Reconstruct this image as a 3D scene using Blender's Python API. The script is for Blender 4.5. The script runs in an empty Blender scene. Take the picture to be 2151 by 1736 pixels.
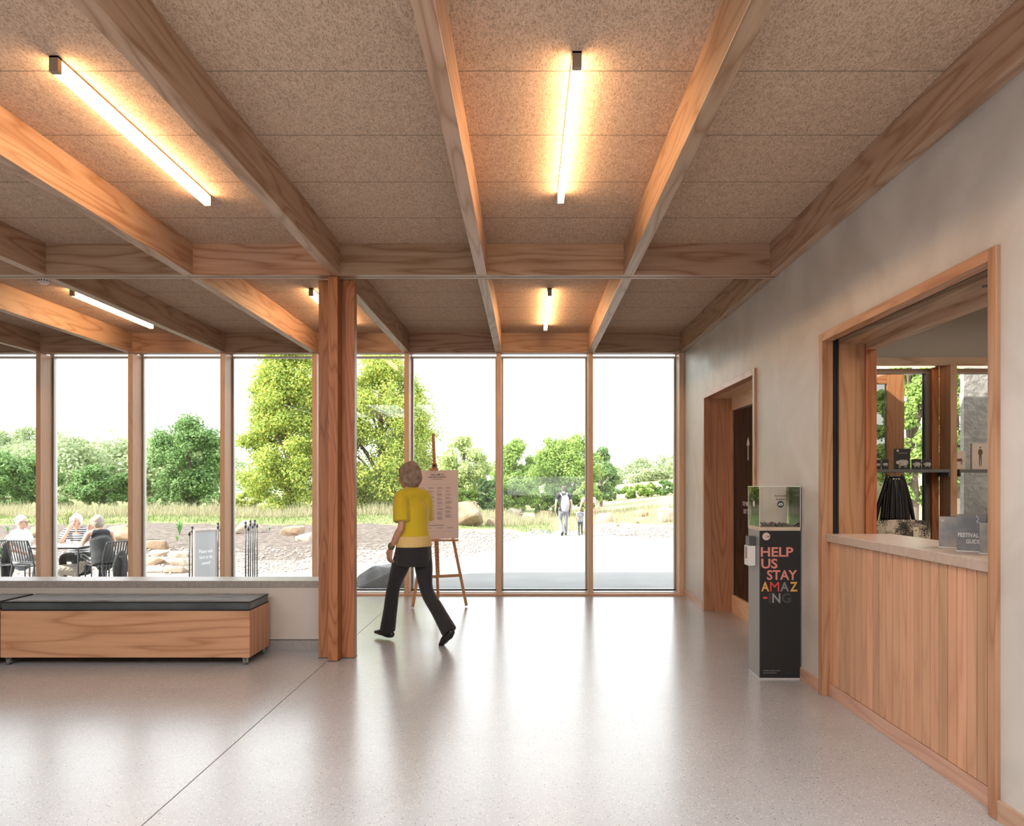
import bpy, bmesh, math, random
import numpy as np
from mathutils import Vector, Matrix, noise
PI = math.pi
S = bpy.context.scene
C = bpy.context.scene.collection

# ---------------------------------------------------------------- camera, world, sun, big lights, exposure
F_PX, CX, CY, EYE = 1574.0, 1107.0, 1017.0, 1.453
cam_d = bpy.data.cameras.new('camera')
cam = bpy.data.objects.new('camera', cam_d); C.objects.link(cam)
cam.location = (0, 0, EYE); cam.rotation_euler = (PI/2, 0, 0)
cam_d.sensor_width = 36; cam_d.lens = F_PX/2151*36
cam_d.shift_x = -(CX-2151/2)/2151; cam_d.shift_y = (CY-1736/2)/2151
cam_d.clip_start = 0.05; cam_d.clip_end = 800
S.camera = cam

S.view_settings.view_transform = 'Standard'; S.view_settings.look = 'None'
S.view_settings.exposure = 0.43; S.view_settings.gamma = 1.0; S.view_settings.use_curve_mapping = False
S.cycles.max_bounces = 10; S.cycles.diffuse_bounces = 5; S.cycles.glossy_bounces = 4
S.cycles.transparent_max_bounces = 16; S.cycles.transmission_bounces = 6
S.cycles.use_denoising = True
S.cycles.sample_clamp_indirect = 6.0
S.cycles.caustics_reflective = False; S.cycles.caustics_refractive = False

w = bpy.data.worlds.new('sky'); S.world = w; w.use_nodes = True
nt = w.node_tree; nt.nodes.clear()
o = nt.nodes.new('ShaderNodeOutputWorld'); b = nt.nodes.new('ShaderNodeBackground')
tc = nt.nodes.new('ShaderNodeTexCoord'); sp = nt.nodes.new('ShaderNodeSeparateXYZ')
cr = nt.nodes.new('ShaderNodeValToRGB')
cr.color_ramp.elements[0].position = 0.0; cr.color_ramp.elements[0].color = (1.0, 1.0, 1.0, 1)
cr.color_ramp.elements[1].position = 0.55; cr.color_ramp.elements[1].color = (0.88, 0.94, 1.0, 1)
nt.links.new(tc.outputs['Generated'], sp.inputs[0]); nt.links.new(sp.outputs['Z'], cr.inputs[0])
nt.links.new(cr.outputs[0], b.inputs['Color']); b.inputs['Strength'].default_value = 3.0
nt.links.new(b.outputs[0], o.inputs[0])

sd = bpy.data.lights.new('sun', 'SUN'); sd.energy = 9.0; sd.angle = 0.009; sd.color = (1.0, 0.94, 0.84)
sun = bpy.data.objects.new('sun', sd); C.objects.link(sun)
sun.rotation_euler = Vector((-0.76, -0.36, 0.62)).to_track_quat('Z', 'Y').to_euler()

XLW = -9.6
def area(name, loc, rot, sx, sy, e, col=(1, 1, 1)):
    d = bpy.data.lights.new(name, 'AREA'); d.shape = 'RECTANGLE'; d.size = sx; d.size_y = sy; d.energy = e; d.color = col
    ob = bpy.data.objects.new(name, d); C.objects.link(ob); ob.location = loc; ob.rotation_euler = rot
    return ob
# added fill lamp under the ceiling, out of view; no rooflight is built
area('room_fill_added', (-2.2, .1, 3.37), (0, 0, 0), 7.4, 3.4, 450, (0.93, 0.97, 1.0))
area('lobby_fill_added', (2.7, 7.6, 2.58), (0, 0, 0), .3, 1.2, 9, (1.0, 0.85, 0.7))  # added lamp, brightens the dark lobby behind the door glass
area('shop_fill_added', (4.3, 4.6, 3.1), (0, 0, 0), 2.2, 2.2, 75, (1.0, 0.86, 0.7))  # added lamp lifting the shop interior; no fixture is modelled

# ---------------------------------------------------------------- materials
MATS = {}
def mat(name, col, rough=0.5, metal=0.0, emit=None, es=0.0, spec=0.5, bump=None, var=None, alpha=None, coat=0.0, sheen=0.0):
    """var=(scale, colour2, fac): noise mottling; bump=(scale, strength)"""
    if name in MATS: return MATS[name]
    m = bpy.data.materials.new(name); m.use_nodes = True; MATS[name] = m
    n = m.node_tree.nodes; l = m.node_tree.links; p = n['Principled BSDF']
    p.inputs['Base Color'].default_value = (*col, 1); p.inputs['Roughness'].default_value = rough
    p.inputs['Metallic'].default_value = metal; p.inputs['Specular IOR Level'].default_value = spec
    if coat: p.inputs['Coat Weight'].default_value = coat
    if sheen: p.inputs['Sheen Weight'].default_value = sheen
    if emit: p.inputs['Emission Color'].default_value = (*emit, 1); p.inputs['Emission Strength'].default_value = es
    if var or bump:
        t = n.new('ShaderNodeTexCoord')
    if var:
        ns = n.new('ShaderNodeTexNoise'); ns.inputs['Scale'].default_value = var[0]; ns.inputs['Detail'].default_value = 6
        l.new(t.outputs['Object'], ns.inputs['Vector'])
        r = n.new('ShaderNodeValToRGB'); r.color_ramp.elements[0].position = .35; r.color_ramp.elements[1].position = .65
        r.color_ramp.elements[0].color = (*col, 1); r.color_ramp.elements[1].color = (*var[1], 1)
        l.new(ns.outputs[0], r.inputs[0]); l.new(r.outputs[0], p.inputs['Base Color'])
    if bump:
        ns = n.new('ShaderNodeTexNoise'); ns.inputs['Scale'].default_value = bump[0]; ns.inputs['Detail'].default_value = 5
        l.new(t.outputs['Object'], ns.inputs['Vector'])
        bn = n.new('ShaderNodeBump'); bn.inputs['Strength'].default_value = bump[1]; bn.inputs['Distance'].default_value = .02
        l.new(ns.outputs[0], bn.inputs['Height']); l.new(bn.outputs[0], p.inputs['Normal'])
    return m

def math_n(n, l, op, a, b=None, c=None):
    x = n.new('ShaderNodeMath'); x.operation = op
    for i, v in enumerate((a, b, c)):
        if v is None: continue
        if isinstance(v, (int, float)): x.inputs[i].default_value = v
        else: l.new(v, x.inputs[i])
    return x.outputs[0]

def wood(name, c1, c2, axis='Z', ring=9.0, rough=0.45, contrast=1.0, island=0.0, spec=0.4):
    """flat-sawn softwood: noise stretched along the grain, cut into bands for the cathedral figure"""
    if name in MATS: return MATS[name]
    m = bpy.data.materials.new(name); m.use_nodes = True; MATS[name] = m
    n = m.node_tree.nodes; l = m.node_tree.links; p = n['Principled BSDF']
    t = n.new('ShaderNodeTexCoord'); mp = n.new('ShaderNodeMapping'); oi = n.new('ShaderNodeObjectInfo')
    geo = n.new('ShaderNodeNewGeometry')
    k = {'X': (.10, 1, 1), 'Y': (1, .10, 1), 'Z': (1, 1, .10)}[axis]
    mp.inputs['Scale'].default_value = k
    l.new(t.outputs['Object'], mp.inputs['Vector'])
    add = n.new('ShaderNodeVectorMath'); add.operation = 'ADD'; l.new(mp.outputs[0], add.inputs[0])
    cmb = n.new('ShaderNodeCombineXYZ')
    r = math_n(n, l, 'MULTIPLY', oi.outputs['Random'], 37.0)
    if island:
        r = math_n(n, l, 'MULTIPLY', geo.outputs['Random Per Island'], 53.0)
    for i in range(3): l.new(r, cmb.inputs[i])
    l.new(cmb.outputs[0], add.inputs[1])
    n1 = n.new('ShaderNodeTexNoise'); n1.inputs['Scale'].default_value = 4.2; n1.inputs['Detail'].default_value = 2.5
    n1.inputs['Roughness'].default_value = .45; l.new(add.outputs[0], n1.inputs['Vector'])
    bands = math_n(n, l, 'PINGPONG', math_n(n, l, 'MULTIPLY', n1.outputs[0], ring*2.6), 1.0)
    # soft rise, sharp fall like late wood
    pw = math_n(n, l, 'POWER', bands, 2.6)
    n2 = n.new('ShaderNodeTexNoise'); n2.inputs['Scale'].default_value = 60; n2.inputs['Detail'].default_value = 3
    mp2 = n.new('ShaderNodeMapping'); k2 = {'X': (.04, 1, 1), 'Y': (1, .04, 1), 'Z': (1, 1, .04)}[axis]
    mp2.inputs['Scale'].default_value = k2; l.new(t.outputs['Object'], mp2.inputs['Vector']); l.new(mp2.outputs[0], n2.inputs['Vector'])
    f = math_n(n, l, 'MULTIPLY_ADD', pw, .8*contrast, math_n(n, l, 'MULTIPLY', math_n(n, l, 'SUBTRACT', n2.outputs[0], .35), .8*contrast))
    n3 = n.new('ShaderNodeTexNoise'); n3.inputs['Scale'].default_value = 1.2; l.new(add.outputs[0], n3.inputs['Vector'])
    f = math_n(n, l, 'ADD', f, math_n(n, l, 'MULTIPLY', math_n(n, l, 'SUBTRACT', n3.outputs[0], .5), .7))
    mx = n.new('ShaderNodeMix'); mx.data_type = 'RGBA'; mx.clamp_factor = True
    l.new(f, mx.inputs[0]); mx.inputs[6].default_value = (*c1, 1); mx.inputs[7].default_value = (*c2, 1)
    col = mx.outputs[2]
    hs = n.new('ShaderNodeHueSaturation'); l.new(col, hs.inputs['Color'])
    src = geo.outputs['Random Per Island'] if island else oi.outputs['Random']
    amt = island if island else .18
    l.new(math_n(n, l, 'MULTIPLY_ADD', src, amt, 1 - amt/2), hs.inputs['Value'])
    l.new(math_n(n, l, 'MULTIPLY_ADD', src, -.012, .504), hs.inputs['Hue']); l.new(hs.outputs[0], p.inputs['Base Color'])
    p.inputs['Roughness'].default_value = rough; p.inputs['Specular IOR Level'].default_value = spec
    bn = n.new('ShaderNodeBump'); bn.inputs['Strength'].default_value = .12; bn.inputs['Distance'].default_value = .004
    l.new(f, bn.inputs['Height']); l.new(bn.outputs[0], p.inputs['Normal'])
    return m

BEAM1, BEAM2 = (.50, .335, .225), (.31, .165, .09)
def beam_wood(ax): return wood('douglas_fir_beam_'+ax, BEAM1, BEAM2, ax, 8, .42)
def trim_wood(ax): return wood('oiled_fir_trim_'+ax, (.52, .285, .160), (.36, .165, .080), ax, 9, .36)
def post_wood(ax): return wood('dark_fir_column_'+ax, (.40, .165, .068), (.25, .082, .028), ax, 17, .42)
def mull_wood(ax): return wood('fir_mullion_'+ax, (.80, .56, .37), (.68, .43, .25), ax, 9, .45, .7)
plinth_wood = wood('pale_fir_skirting', (.56, .36, .25), (.42, .24, .16), 'Y', 7, .4, .8)
ply = wood('birch_faced_plywood', (.56, .295, .165), (.36, .155, .075), 'X', 6.5, .4, 1.0)
ply_end = wood('plywood_end_grain', (.55, .31, .17), (.40, .19, .09), 'Z', 6, .4, .7)
clad = wood('fir_cladding_boards', (.60, .35, .21), (.42, .205, .11), 'Z', 6, .42, .6, island=.36)

def glass_mat():
    m = bpy.data.materials.new('window_glass'); m.use_nodes = True; n = m.node_tree.nodes; l = m.node_tree.links; n.clear()
    o = n.new('ShaderNodeOutputMaterial'); mx = n.new('ShaderNodeMixShader'); tr = n.new('ShaderNodeBsdfTransparent')
    gl = n.new('ShaderNodeBsdfGlossy'); fr = n.new('ShaderNodeFresnel'); fr.inputs['IOR'].default_value = 1.4
    tr.inputs['Color'].default_value = (.97, .985, .98, 1); gl.inputs['Roughness'].default_value = .01
    l.new(fr.outputs[0], mx.inputs[0]); l.new(tr.outputs[0], mx.inputs[1]); l.new(gl.outputs[0], mx.inputs[2]); l.new(mx.outputs[0], o.inputs[0])
    MATS['window_glass'] = m; return m
glass = glass_mat()
def tint_glass(name, col, ior=1.5):
    m = bpy.data.materials.new(name); m.use_nodes = True; n = m.node_tree.nodes; l = m.node_tree.links; n.clear()
    o = n.new('ShaderNodeOutputMaterial'); mx = n.new('ShaderNodeMixShader'); tr = n.new('ShaderNodeBsdfTransparent')
    gl = n.new('ShaderNodeBsdfGlossy'); fr = n.new('ShaderNodeFresnel'); fr.inputs['IOR'].default_value = ior
    tr.inputs['Color'].default_value = (*col, 1); gl.inputs['Roughness'].default_value = .02
    l.new(fr.outputs[0], mx.inputs[0]); l.new(tr.outputs[0], mx.inputs[1]); l.new(gl.outputs[0], mx.inputs[2]); l.new(mx.outputs[0], o.inputs[0])
    return m

def floor_mat():
    m = bpy.data.materials.new('ground_terrazzo'); m.use_nodes = True; n = m.node_tree.nodes; l = m.node_tree.links; p = n['Principled BSDF']
    t = n.new('ShaderNodeTexCoord')
    base = (.53, .50, .475)
    def chips(scale, thr, col, prev, seed):
        v = n.new('ShaderNodeTexVoronoi'); v.inputs['Scale'].default_value = scale
        mp = n.new('ShaderNodeMapping'); mp.inputs['Location'].default_value = (seed, seed*.7, 0)
        l.new(t.outputs['Object'], mp.inputs['Vector']); l.new(mp.outputs[0], v.inputs['Vector'])
        sc = n.new('ShaderNodeSeparateColor'); l.new(v.outputs['Color'], sc.inputs[0])
        rad = math_n(n, l, 'MULTIPLY', sc.outputs[0], thr)
        rad = math_n(n, l, 'MULTIPLY', rad, math_n(n, l, 'GREATER_THAN', sc.outputs[1], .45))
        msk = math_n(n, l, 'LESS_THAN', v.outputs['Distance'], rad)
        mx = n.new('ShaderNodeMix'); mx.data_type = 'RGBA'; l.new(msk, mx.inputs[0])
        if isinstance(prev, tuple): mx.inputs[6].default_value = (*prev, 1)
        else: l.new(prev, mx.inputs[6])
        mx.inputs[7].default_value = (*col, 1); return mx.outputs[2]
    ns = n.new('ShaderNodeTexNoise'); ns.inputs['Scale'].default_value = 3; ns.inputs['Detail'].default_value = 8; l.new(t.outputs['Object'], ns.inputs['Vector'])
    mx0 = n.new('ShaderNodeMix'); mx0.data_type = 'RGBA'; l.new(ns.outputs[0], mx0.inputs[0])
    mx0.inputs[6].default_value = (.375, .38, .388, 1); mx0.inputs[7].default_value = (.445, .45, .458, 1)
    c = chips(120, .42, (.66, .63, .60), mx0.outputs[2], 3.1)
    c = chips(150, .40, (.30, .27, .25), c, 7.7)
    c = chips(75, .26, (.10, .09, .095), c, 1.3)
    l.new(c, p.inputs['Base Color'])
    n2 = n.new('ShaderNodeTexNoise'); n2.inputs['Scale'].default_value = 1.1; n2.inputs['Detail'].default_value = 4; l.new(t.outputs['Object'], n2.inputs['Vector'])
    l.new(math_n(n, l, 'MULTIPLY_ADD', n2.outputs[0], .08, .20), p.inputs['Roughness'])
    p.inputs['Specular IOR Level'].default_value = .8
    return m

def ceil_mat():
    m = bpy.data.materials.new('wood_wool_board'); m.use_nodes = True; n = m.node_tree.nodes; l = m.node_tree.links; p = n['Principled BSDF']
    t = n.new('ShaderNodeTexCoord')
    acc = None
    for sc_, rot, th in ((46, .3, .035), (52, 1.4, .032), (60, 2.4, .032), (40, 2.0, .03)):
        mp = n.new('ShaderNodeMapping'); mp.inputs['Rotation'].default_value = (0, 0, rot); mp.inputs['Scale'].default_value = (1, .33, 1)
        mp.inputs['Location'].default_value = (rot*5, rot*3, 0)
        l.new(t.outputs['Object'], mp.inputs['Vector'])
        ns = n.new('ShaderNodeTexNoise'); ns.inputs['Scale'].default_value = sc_*1.5; ns.inputs['Detail'].default_value = 1; ns.inputs['Distortion'].default_value = .6
        l.new(mp.outputs[0], ns.inputs['Vector'])
        d = math_n(n, l, 'ABSOLUTE', math_n(n, l, 'SUBTRACT', ns.outputs[0], .5))
        f = math_n(n, l, 'LESS_THAN', d, th)
        acc = f if acc is None else math_n(n, l, 'MAXIMUM', acc, math_n(n, l, 'MULTIPLY', f, .75 + .05*rot))
    big = n.new('ShaderNodeTexNoise'); big.inputs['Scale'].default_value = 12; big.inputs['Detail'].default_value = 6; l.new(t.outputs['Object'], big.inputs['Vector'])
    f = math_n(n, l, 'MULTIPLY_ADD', acc, .62, math_n(n, l, 'MULTIPLY', big.outputs[0], .38))
    mx = n.new('ShaderNodeMix'); mx.data_type = 'RGBA'; mx.clamp_factor = True; l.new(f, mx.inputs[0])
    mx.inputs[6].default_value = (.34, .235, .165, 1); mx.inputs[7].default_value = (.74, .555, .41, 1)
    l.new(mx.outputs[2], p.inputs['Base Color']); p.inputs['Roughness'].default_value = .9; p.inputs['Specular IOR Level'].default_value = .1
    bn = n.new('ShaderNodeBump'); bn.inputs['Strength'].default_value = .5; bn.inputs['Distance'].default_value = .006
    l.new(acc, bn.inputs['Height']); l.new(bn.outputs[0], p.inputs['Normal'])
    return m

def plaster_mat():
    m = bpy.data.materials.new('polished_clay_plaster'); m.use_nodes = True; n = m.node_tree.nodes; l = m.node_tree.links; p = n['Principled BSDF']
    t = n.new('ShaderNodeTexCoord')
    n1 = n.new('ShaderNodeTexNoise'); n1.inputs['Scale'].default_value = 1.7; n1.inputs['Detail'].default_value = 7; n1.inputs['Distortion'].default_value = .8
    l.new(t.outputs['Object'], n1.inputs['Vector'])
    r = n.new('ShaderNodeValToRGB'); r.color_ramp.elements[0].position = .36; r.color_ramp.elements[1].position = .66
    r.color_ramp.elements[0].color = (.52, .49, .455, 1); r.color_ramp.elements[1].color = (.65, .62, .585, 1)
    l.new(n1.outputs[0], r.inputs[0]); l.new(r.outputs[0], p.inputs['Base Color'])
    rr = math_n(n, l, 'MULTIPLY_ADD', n1.outputs[0], .35, .28); l.new(rr, p.inputs['Roughness'])
    bn = n.new('ShaderNodeBump'); bn.inputs['Strength'].default_value = .08; bn.inputs['Distance'].default_value = .01
    l.new(n1.outputs[0], bn.inputs['Height']); l.new(bn.outputs[0], p.inputs['Normal'])
    return m
plaster = plaster_mat(); terrazzo = floor_mat(); woodwool = ceil_mat()
low_plaster = mat('low_wall_plaster', (.50, .445, .39), .5, var=(2.5, (.54, .485, .43), 1))
concrete_cap = mat('honed_concrete_coping', (.34, .30, .27), .35, var=(40, (.27, .235, .205), 1))
concrete_skirt = mat('concrete_skirting', (.30, .28, .265), .35, var=(30, (.26, .24, .225), 1))
counter_stone = mat('pinkish_concrete_counter', (.50, .39, .32), .33, var=(30, (.43, .33, .27), 1))
alu = mat('grey_aluminium_frame', (.62, .62, .61), .4, .3)
gasket = mat('black_gasket', (.012, .012, .013), .5)
dark_metal = mat('dark_bronze_metal', (.11, .10, .09), .45, .4)
led = mat('warm_led_diffuser', (1, .8, .6), .5, emit=(1.0, .60, .30), es=22.0)
led_strip = mat('warm_led_strip', (1, .8, .6), .5, emit=(1.0, .55, .28), es=6.0)
white_plastic = mat('white_plastic', (.8, .8, .8), .35)
cushion_cloth = mat('charcoal_cushion_cloth', (.030, .035, .037), .75, var=(3, (.055, .062, .064), 1), bump=(9, .35), sheen=.3)
piping_cloth = mat('black_piping', (.012, .014, .015), .7)
steel = mat('zinc_steel', (.55, .54, .52), .3, .9)
rubber = mat('grey_rubber', (.12, .12, .12), .6)
blackm = mat('black_satin_board', (.012, .012, .012), .45)
greym = mat('grey_side_board', (.27, .27, .27), .5)

# ---------------------------------------------------------------- helpers
def tag(o, label=None, cat=None, group=None, kind=None):
    if label: o['label'] = label
    if cat: o['category'] = cat
    if group: o['group'] = group
    if kind: o['kind'] = kind
    return o
def thing(name, label, cat, loc=(0, 0, 0), rz=0.0, group=None, kind=None):
    o = bpy.data.objects.new(name, None); C.objects.link(o); o.location = loc; o.rotation_euler = (0, 0, rz)
    o.empty_display_size = .1
    return tag(o, label, cat, group, kind)
def obj(name, bm, m, parent=None, smooth=False, bevel=0.0):
    me = bpy.data.meshes.new(name)
    if isinstance(bm, bmesh.types.BMesh):
        bmesh.ops.recalc_face_normals(bm, faces=bm.faces)
        bm.to_mesh(me); bm.free()
    else:
        me = bm
    o = bpy.data.objects.new(name, me); C.objects.link(o)
    if m: me.materials.append(m)
    if smooth: me.polygons.foreach_set('use_smooth', [True]*len(me.polygons))
    if parent: o.parent = parent
    if bevel:
        md = o.modifiers.new('bevel', 'BEVEL'); md.width = bevel; md.segments = 2; md.limit_method = 'ANGLE'; md.angle_limit = .6
    return o
def box(bm, x0, x1, y0, y1, z0, z1, M=None):
    vs = [bm.verts.new((x, y, z)) for x in (x0, x1) for y in (y0, y1) for z in (z0, z1)]
    if M is not None:
        for v in vs: v.co = M @ v.co
    for q in ((0, 1, 3, 2), (4, 6, 7, 5), (0, 4, 5, 1), (2, 3, 7, 6), (0, 2, 6, 4), (1, 5, 7, 3)):
        bm.faces.new([vs[i] for i in q])
    return vs
def boxes(*bs):
    bm = bmesh.new()
    for q in bs: box(bm, *q)
    return bm
def struct(name, bm, m, parent=None, bevel=0.0, label=None, cat=None, group=None):
    o = obj(name, bm, m, parent, bevel=bevel)
    if parent is None: tag(o, label, cat, group, 'structure')
    return o
def tube(bm, pts, rad, n=10, side=None, sub=4, caps=True):
    """closed tube through pts; rad entries r or (a, b) with a along `side`"""
    P = [Vector(p) for p in pts]
    R = [(r, r) if isinstance(r, (int, float)) else r for r in (rad if isinstance(rad, (list, tuple)) and not (len(rad) == 2 and len(P) != 2 and isinstance(rad[0], (int, float))) else [rad]*len(P))]
    if sub > 1 and len(P) > 2:
        Q, RR = [], []
        for i in range(len(P)-1):
            p0 = P[max(i-1, 0)]; p1 = P[i]; p2 = P[i+1]; p3 = P[min(i+2, len(P)-1)]
            for k in range(sub):
                t = k/sub
                Q.append(.5*((2*p1) + (p2-p0)*t + (2*p0-5*p1+4*p2-p3)*t*t + (-p0+3*p1-3*p2+p3)*t**3))
                tt = t*t*(3-2*t)
                RR.append(tuple(R[i][j]*(1-tt) + R[i+1][j]*tt for j in (0, 1)))
        Q.append(P[-1]); RR.append(R[-1]); P, R = Q, RR
    T = []
    for i in range(len(P)):
        d = P[min(i+1, len(P)-1)] - P[max(i-1, 0)]
        T.append(d.normalized() if d.length > 1e-9 else Vector((0, 0, 1)))
    if caps:
        cp, cr_, ct = [], [], []
        for s in (0, -1):
            r = min(R[s]); d = -T[0] if s == 0 else T[-1]
            lst = []
            for a in (.98, .8, .45):
                lst.append((P[s] + d*(r*math.sin(a*PI/2)), tuple(x*math.cos(a*PI/2) for x in R[s]), T[s]))
            cp.append(lst)
        P = [q[0] for q in cp[0]] + P + [q[0] for q in reversed(cp[1])]
        R = [q[1] for q in cp[0]] + R + [q[1] for q in reversed(cp[1])]
        T = [q[2] for q in cp[0]] + T + [q[2] for q in reversed(cp[1])]
    sv = Vector(side) if side is not None else (Vector((1, 0, 0)) if abs(T[0].x) < .8 else Vector((0, 0, 1)))
    prev = None; first = None
    for p, r, t in zip(P, R, T):
        s = sv - t*sv.dot(t)
        if s.length < 1e-4: s = t.orthogonal()
        s.normalize()
        if side is None: sv = s
        b = t.cross(s)
        ring = [bm.verts.new(p + s*(r[0]*math.cos(2*PI*k/n)) + b*(r[1]*math.sin(2*PI*k/n))) for k in range(n)]
        if prev:
            for k in range(n): bm.faces.new((prev[k], prev[(k+1) % n], ring[(k+1) % n], ring[k]))
        else: first = ring
        prev = ring
    bm.faces.new(list(reversed(first))); bm.faces.new(prev)
def bar(bm, p0, p1, r, n=8): tube(bm, [p0, p1], [r, r], n, sub=1, caps=False)
def beam_box(bm, p0, p1, w, d, side=(1, 0, 0)):
    """square-section member from p0 to p1; w along side, d across"""
    p0 = Vector(p0); p1 = Vector(p1); t = (p1-p0).normalized(); s = Vector(side); s = (s - t*s.dot(t)).normalized(); b = t.cross(s)
    vs = [bm.verts.new(p + s*(a*w/2) + b*(c*d/2)) for p in (p0, p1) for a, c in ((-1, -1), (1, -1), (1, 1), (-1, 1))]
    for q in ((3, 2, 1, 0), (4, 5, 6, 7), (0, 1, 5, 4), (1, 2, 6, 5), (2, 3, 7, 6), (3, 0, 4, 7)): bm.faces.new([vs[i] for i in q])
def ball(bm, c, r, M=None, seg=14, rings=9):
    r = (r, r, r) if isinstance(r, (int, float)) else r
    mt = Matrix.Translation(Vector(c)) @ (M if M is not None else Matrix.Identity(4)) @ Matrix.Diagonal((*r, 1))
    bmesh.ops.create_uvsphere(bm, u_segments=seg, v_segments=rings, radius=1, matrix=mt)
def disc(bm, c, r, h, M=None, seg=24):
    mt = Matrix.Translation(Vector(c)) @ (M if M is not None else Matrix.Identity(4))
    bmesh.ops.create_cone(bm, cap_ends=True, segments=seg, radius1=r, radius2=r, depth=h, matrix=mt)
def xatY(px, Y): return (px-CX)*Y/F_PX
def zatY(py, Y): return EYE-(py-CY)*Y/F_PX

_fonts = {}
def text(name, s, m, parent, origin, u, v, width, height, bold=0.0, mirror=False, depth=.0012):
    """lettering fitted to a width x height rectangle whose lower-left corner is origin, u right, v up"""
    cu = bpy.data.curves.new('t', 'FONT'); cu.body = s; cu.size = 1; cu.offset = bold; cu.extrude = .01; cu.resolution_u = 3
    cu.space_line = .95
    to = bpy.data.objects.new('t', cu); C.objects.link(to)
    dg = bpy.context.evaluated_depsgraph_get(); me = bpy.data.meshes.new_from_object(to.evaluated_get(dg))
    bpy.data.objects.remove(to); bpy.data.curves.remove(cu)
    co = np.empty(len(me.vertices)*3); me.vertices.foreach_get('co', co); co = co.reshape(-1, 3)
    mn, mx = co.min(0), co.max(0)
    q = (co-mn)/np.maximum(mx-mn, 1e-6)
    if mirror: q[:, 0] = 1-q[:, 0]
    u = Vector(u).normalized(); v = Vector(v).normalized(); nrm = u.cross(v); org = Vector(origin)
    out = np.array(org)[None] + q[:, :1]*width*np.array(u)[None] + q[:, 1:2]*height*np.array(v)[None] + q[:, 2:]*depth*np.array(nrm)[None]
    me.vertices.foreach_set('co', out.reshape(-1)); me.materials.clear(); me.update()
    return obj(name, me, m, parent)
# ================================================================ THE ROOM
XR, XL, YF, YB = 2.041, -9.6, 9.73, -3.1
ZC, ZB = 3.41, 3.153
def KX(k): return .828 - 1.196*k
floor = struct('floor', boxes((XL-.2, 6.3, YB-.1, 10.0, -.25, 0)), terrazzo, label='pale grey terrazzo floor with fine dark chips', cat='floor')
j = bmesh.new(); box(j, -1.6395, -1.6345, -2.9, 6.10, .0002, .0012); box(j, -1.6395, -1.6345, 6.6, 9.7, .0002, .0012)
struct('movement_joint', j, mat('joint_sealant', (.16, .14, .13), .6), floor)
ceiling = struct('ceiling', boxes((XL-.2, XR+.32, YB-.2, 10.5, ZC, ZC+.4)), woodwool, label='wood wool board ceiling between the timber beams', cat='ceiling')
j = bmesh.new()
for y in [3.55-.652*i for i in range(1, 8)] + [3.55+.652*i for i in range(0, 4)] + [6.98, 7.64, 8.30, 8.96]:
    box(j, XL, XR, y-.0025, y+.0025, ZC-.0008, ZC+.001)
struct('board_seams', j, mat('seam_shadow_gap', (.20, .14, .10), .9), ceiling)

# right wall with its two openings (doorway 6.70..8.50, hatch 3.29..5.13)
DY0, DY1, DZ = 6.72, 8.56, 2.43
HY0, HY1, HZ = 3.29, 5.13, 2.43
TH = .30
wr = bmesh.new()
g_ = .035
box(wr, XR, XR+TH, YB, HY0-g_, 0, ZC); box(wr, XR, XR+TH, HY0-g_, HY1+g_, HZ+g_, ZC); box(wr, XR, XR+TH, HY1+g_, DY0-g_, 0, ZC)
box(wr, XR, XR+TH, DY0-g_, DY1+g_, DZ+g_, ZC); box(wr, XR, XR+TH, DY1+g_, 10.0, 0, ZC)
struct('wall_right', wr, plaster, label='pale clay plaster wall with doorway and hatch on the right', cat='wall')
struct('wall_left', boxes((XL-.2, XL, YB-.2, 10.0, 0, ZC)), plaster, label='plaster wall at the far left end of the room', cat='wall')
rb = bmesh.new(); box(rb, XL, -.6, YB-.2, YB, 0, ZC); box(rb, 1.75, XR+.3, YB-.2, YB, 0, ZC); box(rb, -.6, 1.75, YB-.2, YB, 0, 1.1); box(rb, -.6, 1.75, YB-.2, YB, 1.68, ZC)
struct('wall_rear', rb, plaster, label='rear plaster wall with one long low window', cat='wall')

# baseboards
def skirt(name, y0, y1, m=plinth_wood): return struct(name, boxes((XR-.016, XR, y0, y1, 0, .09)), m, bevel=.002)
skirt('baseboard_far', DY1+.10, YF); skirt('baseboard_right', HY1+.10, DY0-.09); skirt('baseboard_near', YB, HY0-.06)

# beams along the room
def long_beam(x0, x1, y0, y1, lab):
    return struct('ceiling_beam', boxes((x0, x1, y0, y1, ZB, ZC)), beam_wood('Y'), bevel=.004, label=lab, cat='beam', group='long fir ceiling beams')
names = ['first', 'second', 'third', 'fourth', 'fifth', 'sixth', 'seventh', 'eighth']
BY0, BY1 = 6.095, 6.215
for k in range(0, 9):
    x = KX(k)
    nm = names[k] if k < 8 else 'ninth'
    if k < 6: long_beam(x-.0425, x+.0425, YB, BY0, nm+' fir beam out from the right wall, nearer than the crossbeam')
    long_beam(x-.0425, x+.0425, BY1, YF-.03, nm+' fir beam out from the right wall, between crossbeam and glazing')
long_beam(1.975, 2.04, YB, BY0, 'fir beam running along the top of the right plaster wall, nearer half')
long_beam(1.975, 2.04, BY1, YF-.03, 'fir beam running along the top of the right plaster wall, farther half')
def cross(x0, x1, y0, y1, lab, grp): return struct('cross_beam', boxes((x0, x1, y0, y1, ZB, ZC)), beam_wood('X'), bevel=.003, label=lab, cat='beam', group=grp)
edges = [XR] + [KX(k) for k in range(0, 9)] + [XL]
for i in range(len(edges)-1):
    nm = (names + ['ninth', 'tenth'])[i]
    for (y0, y1, tx, g) in ((BY0, BY1, 'at the column line', 'crossbeam pieces at the column'), (YF-.03, YF+.12, 'above the glazing', 'head beam pieces above the glazing')):
        cross(edges[i+1], edges[i], y0, y1, nm+' crossbeam piece from the right wall, '+tx, g)
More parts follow.
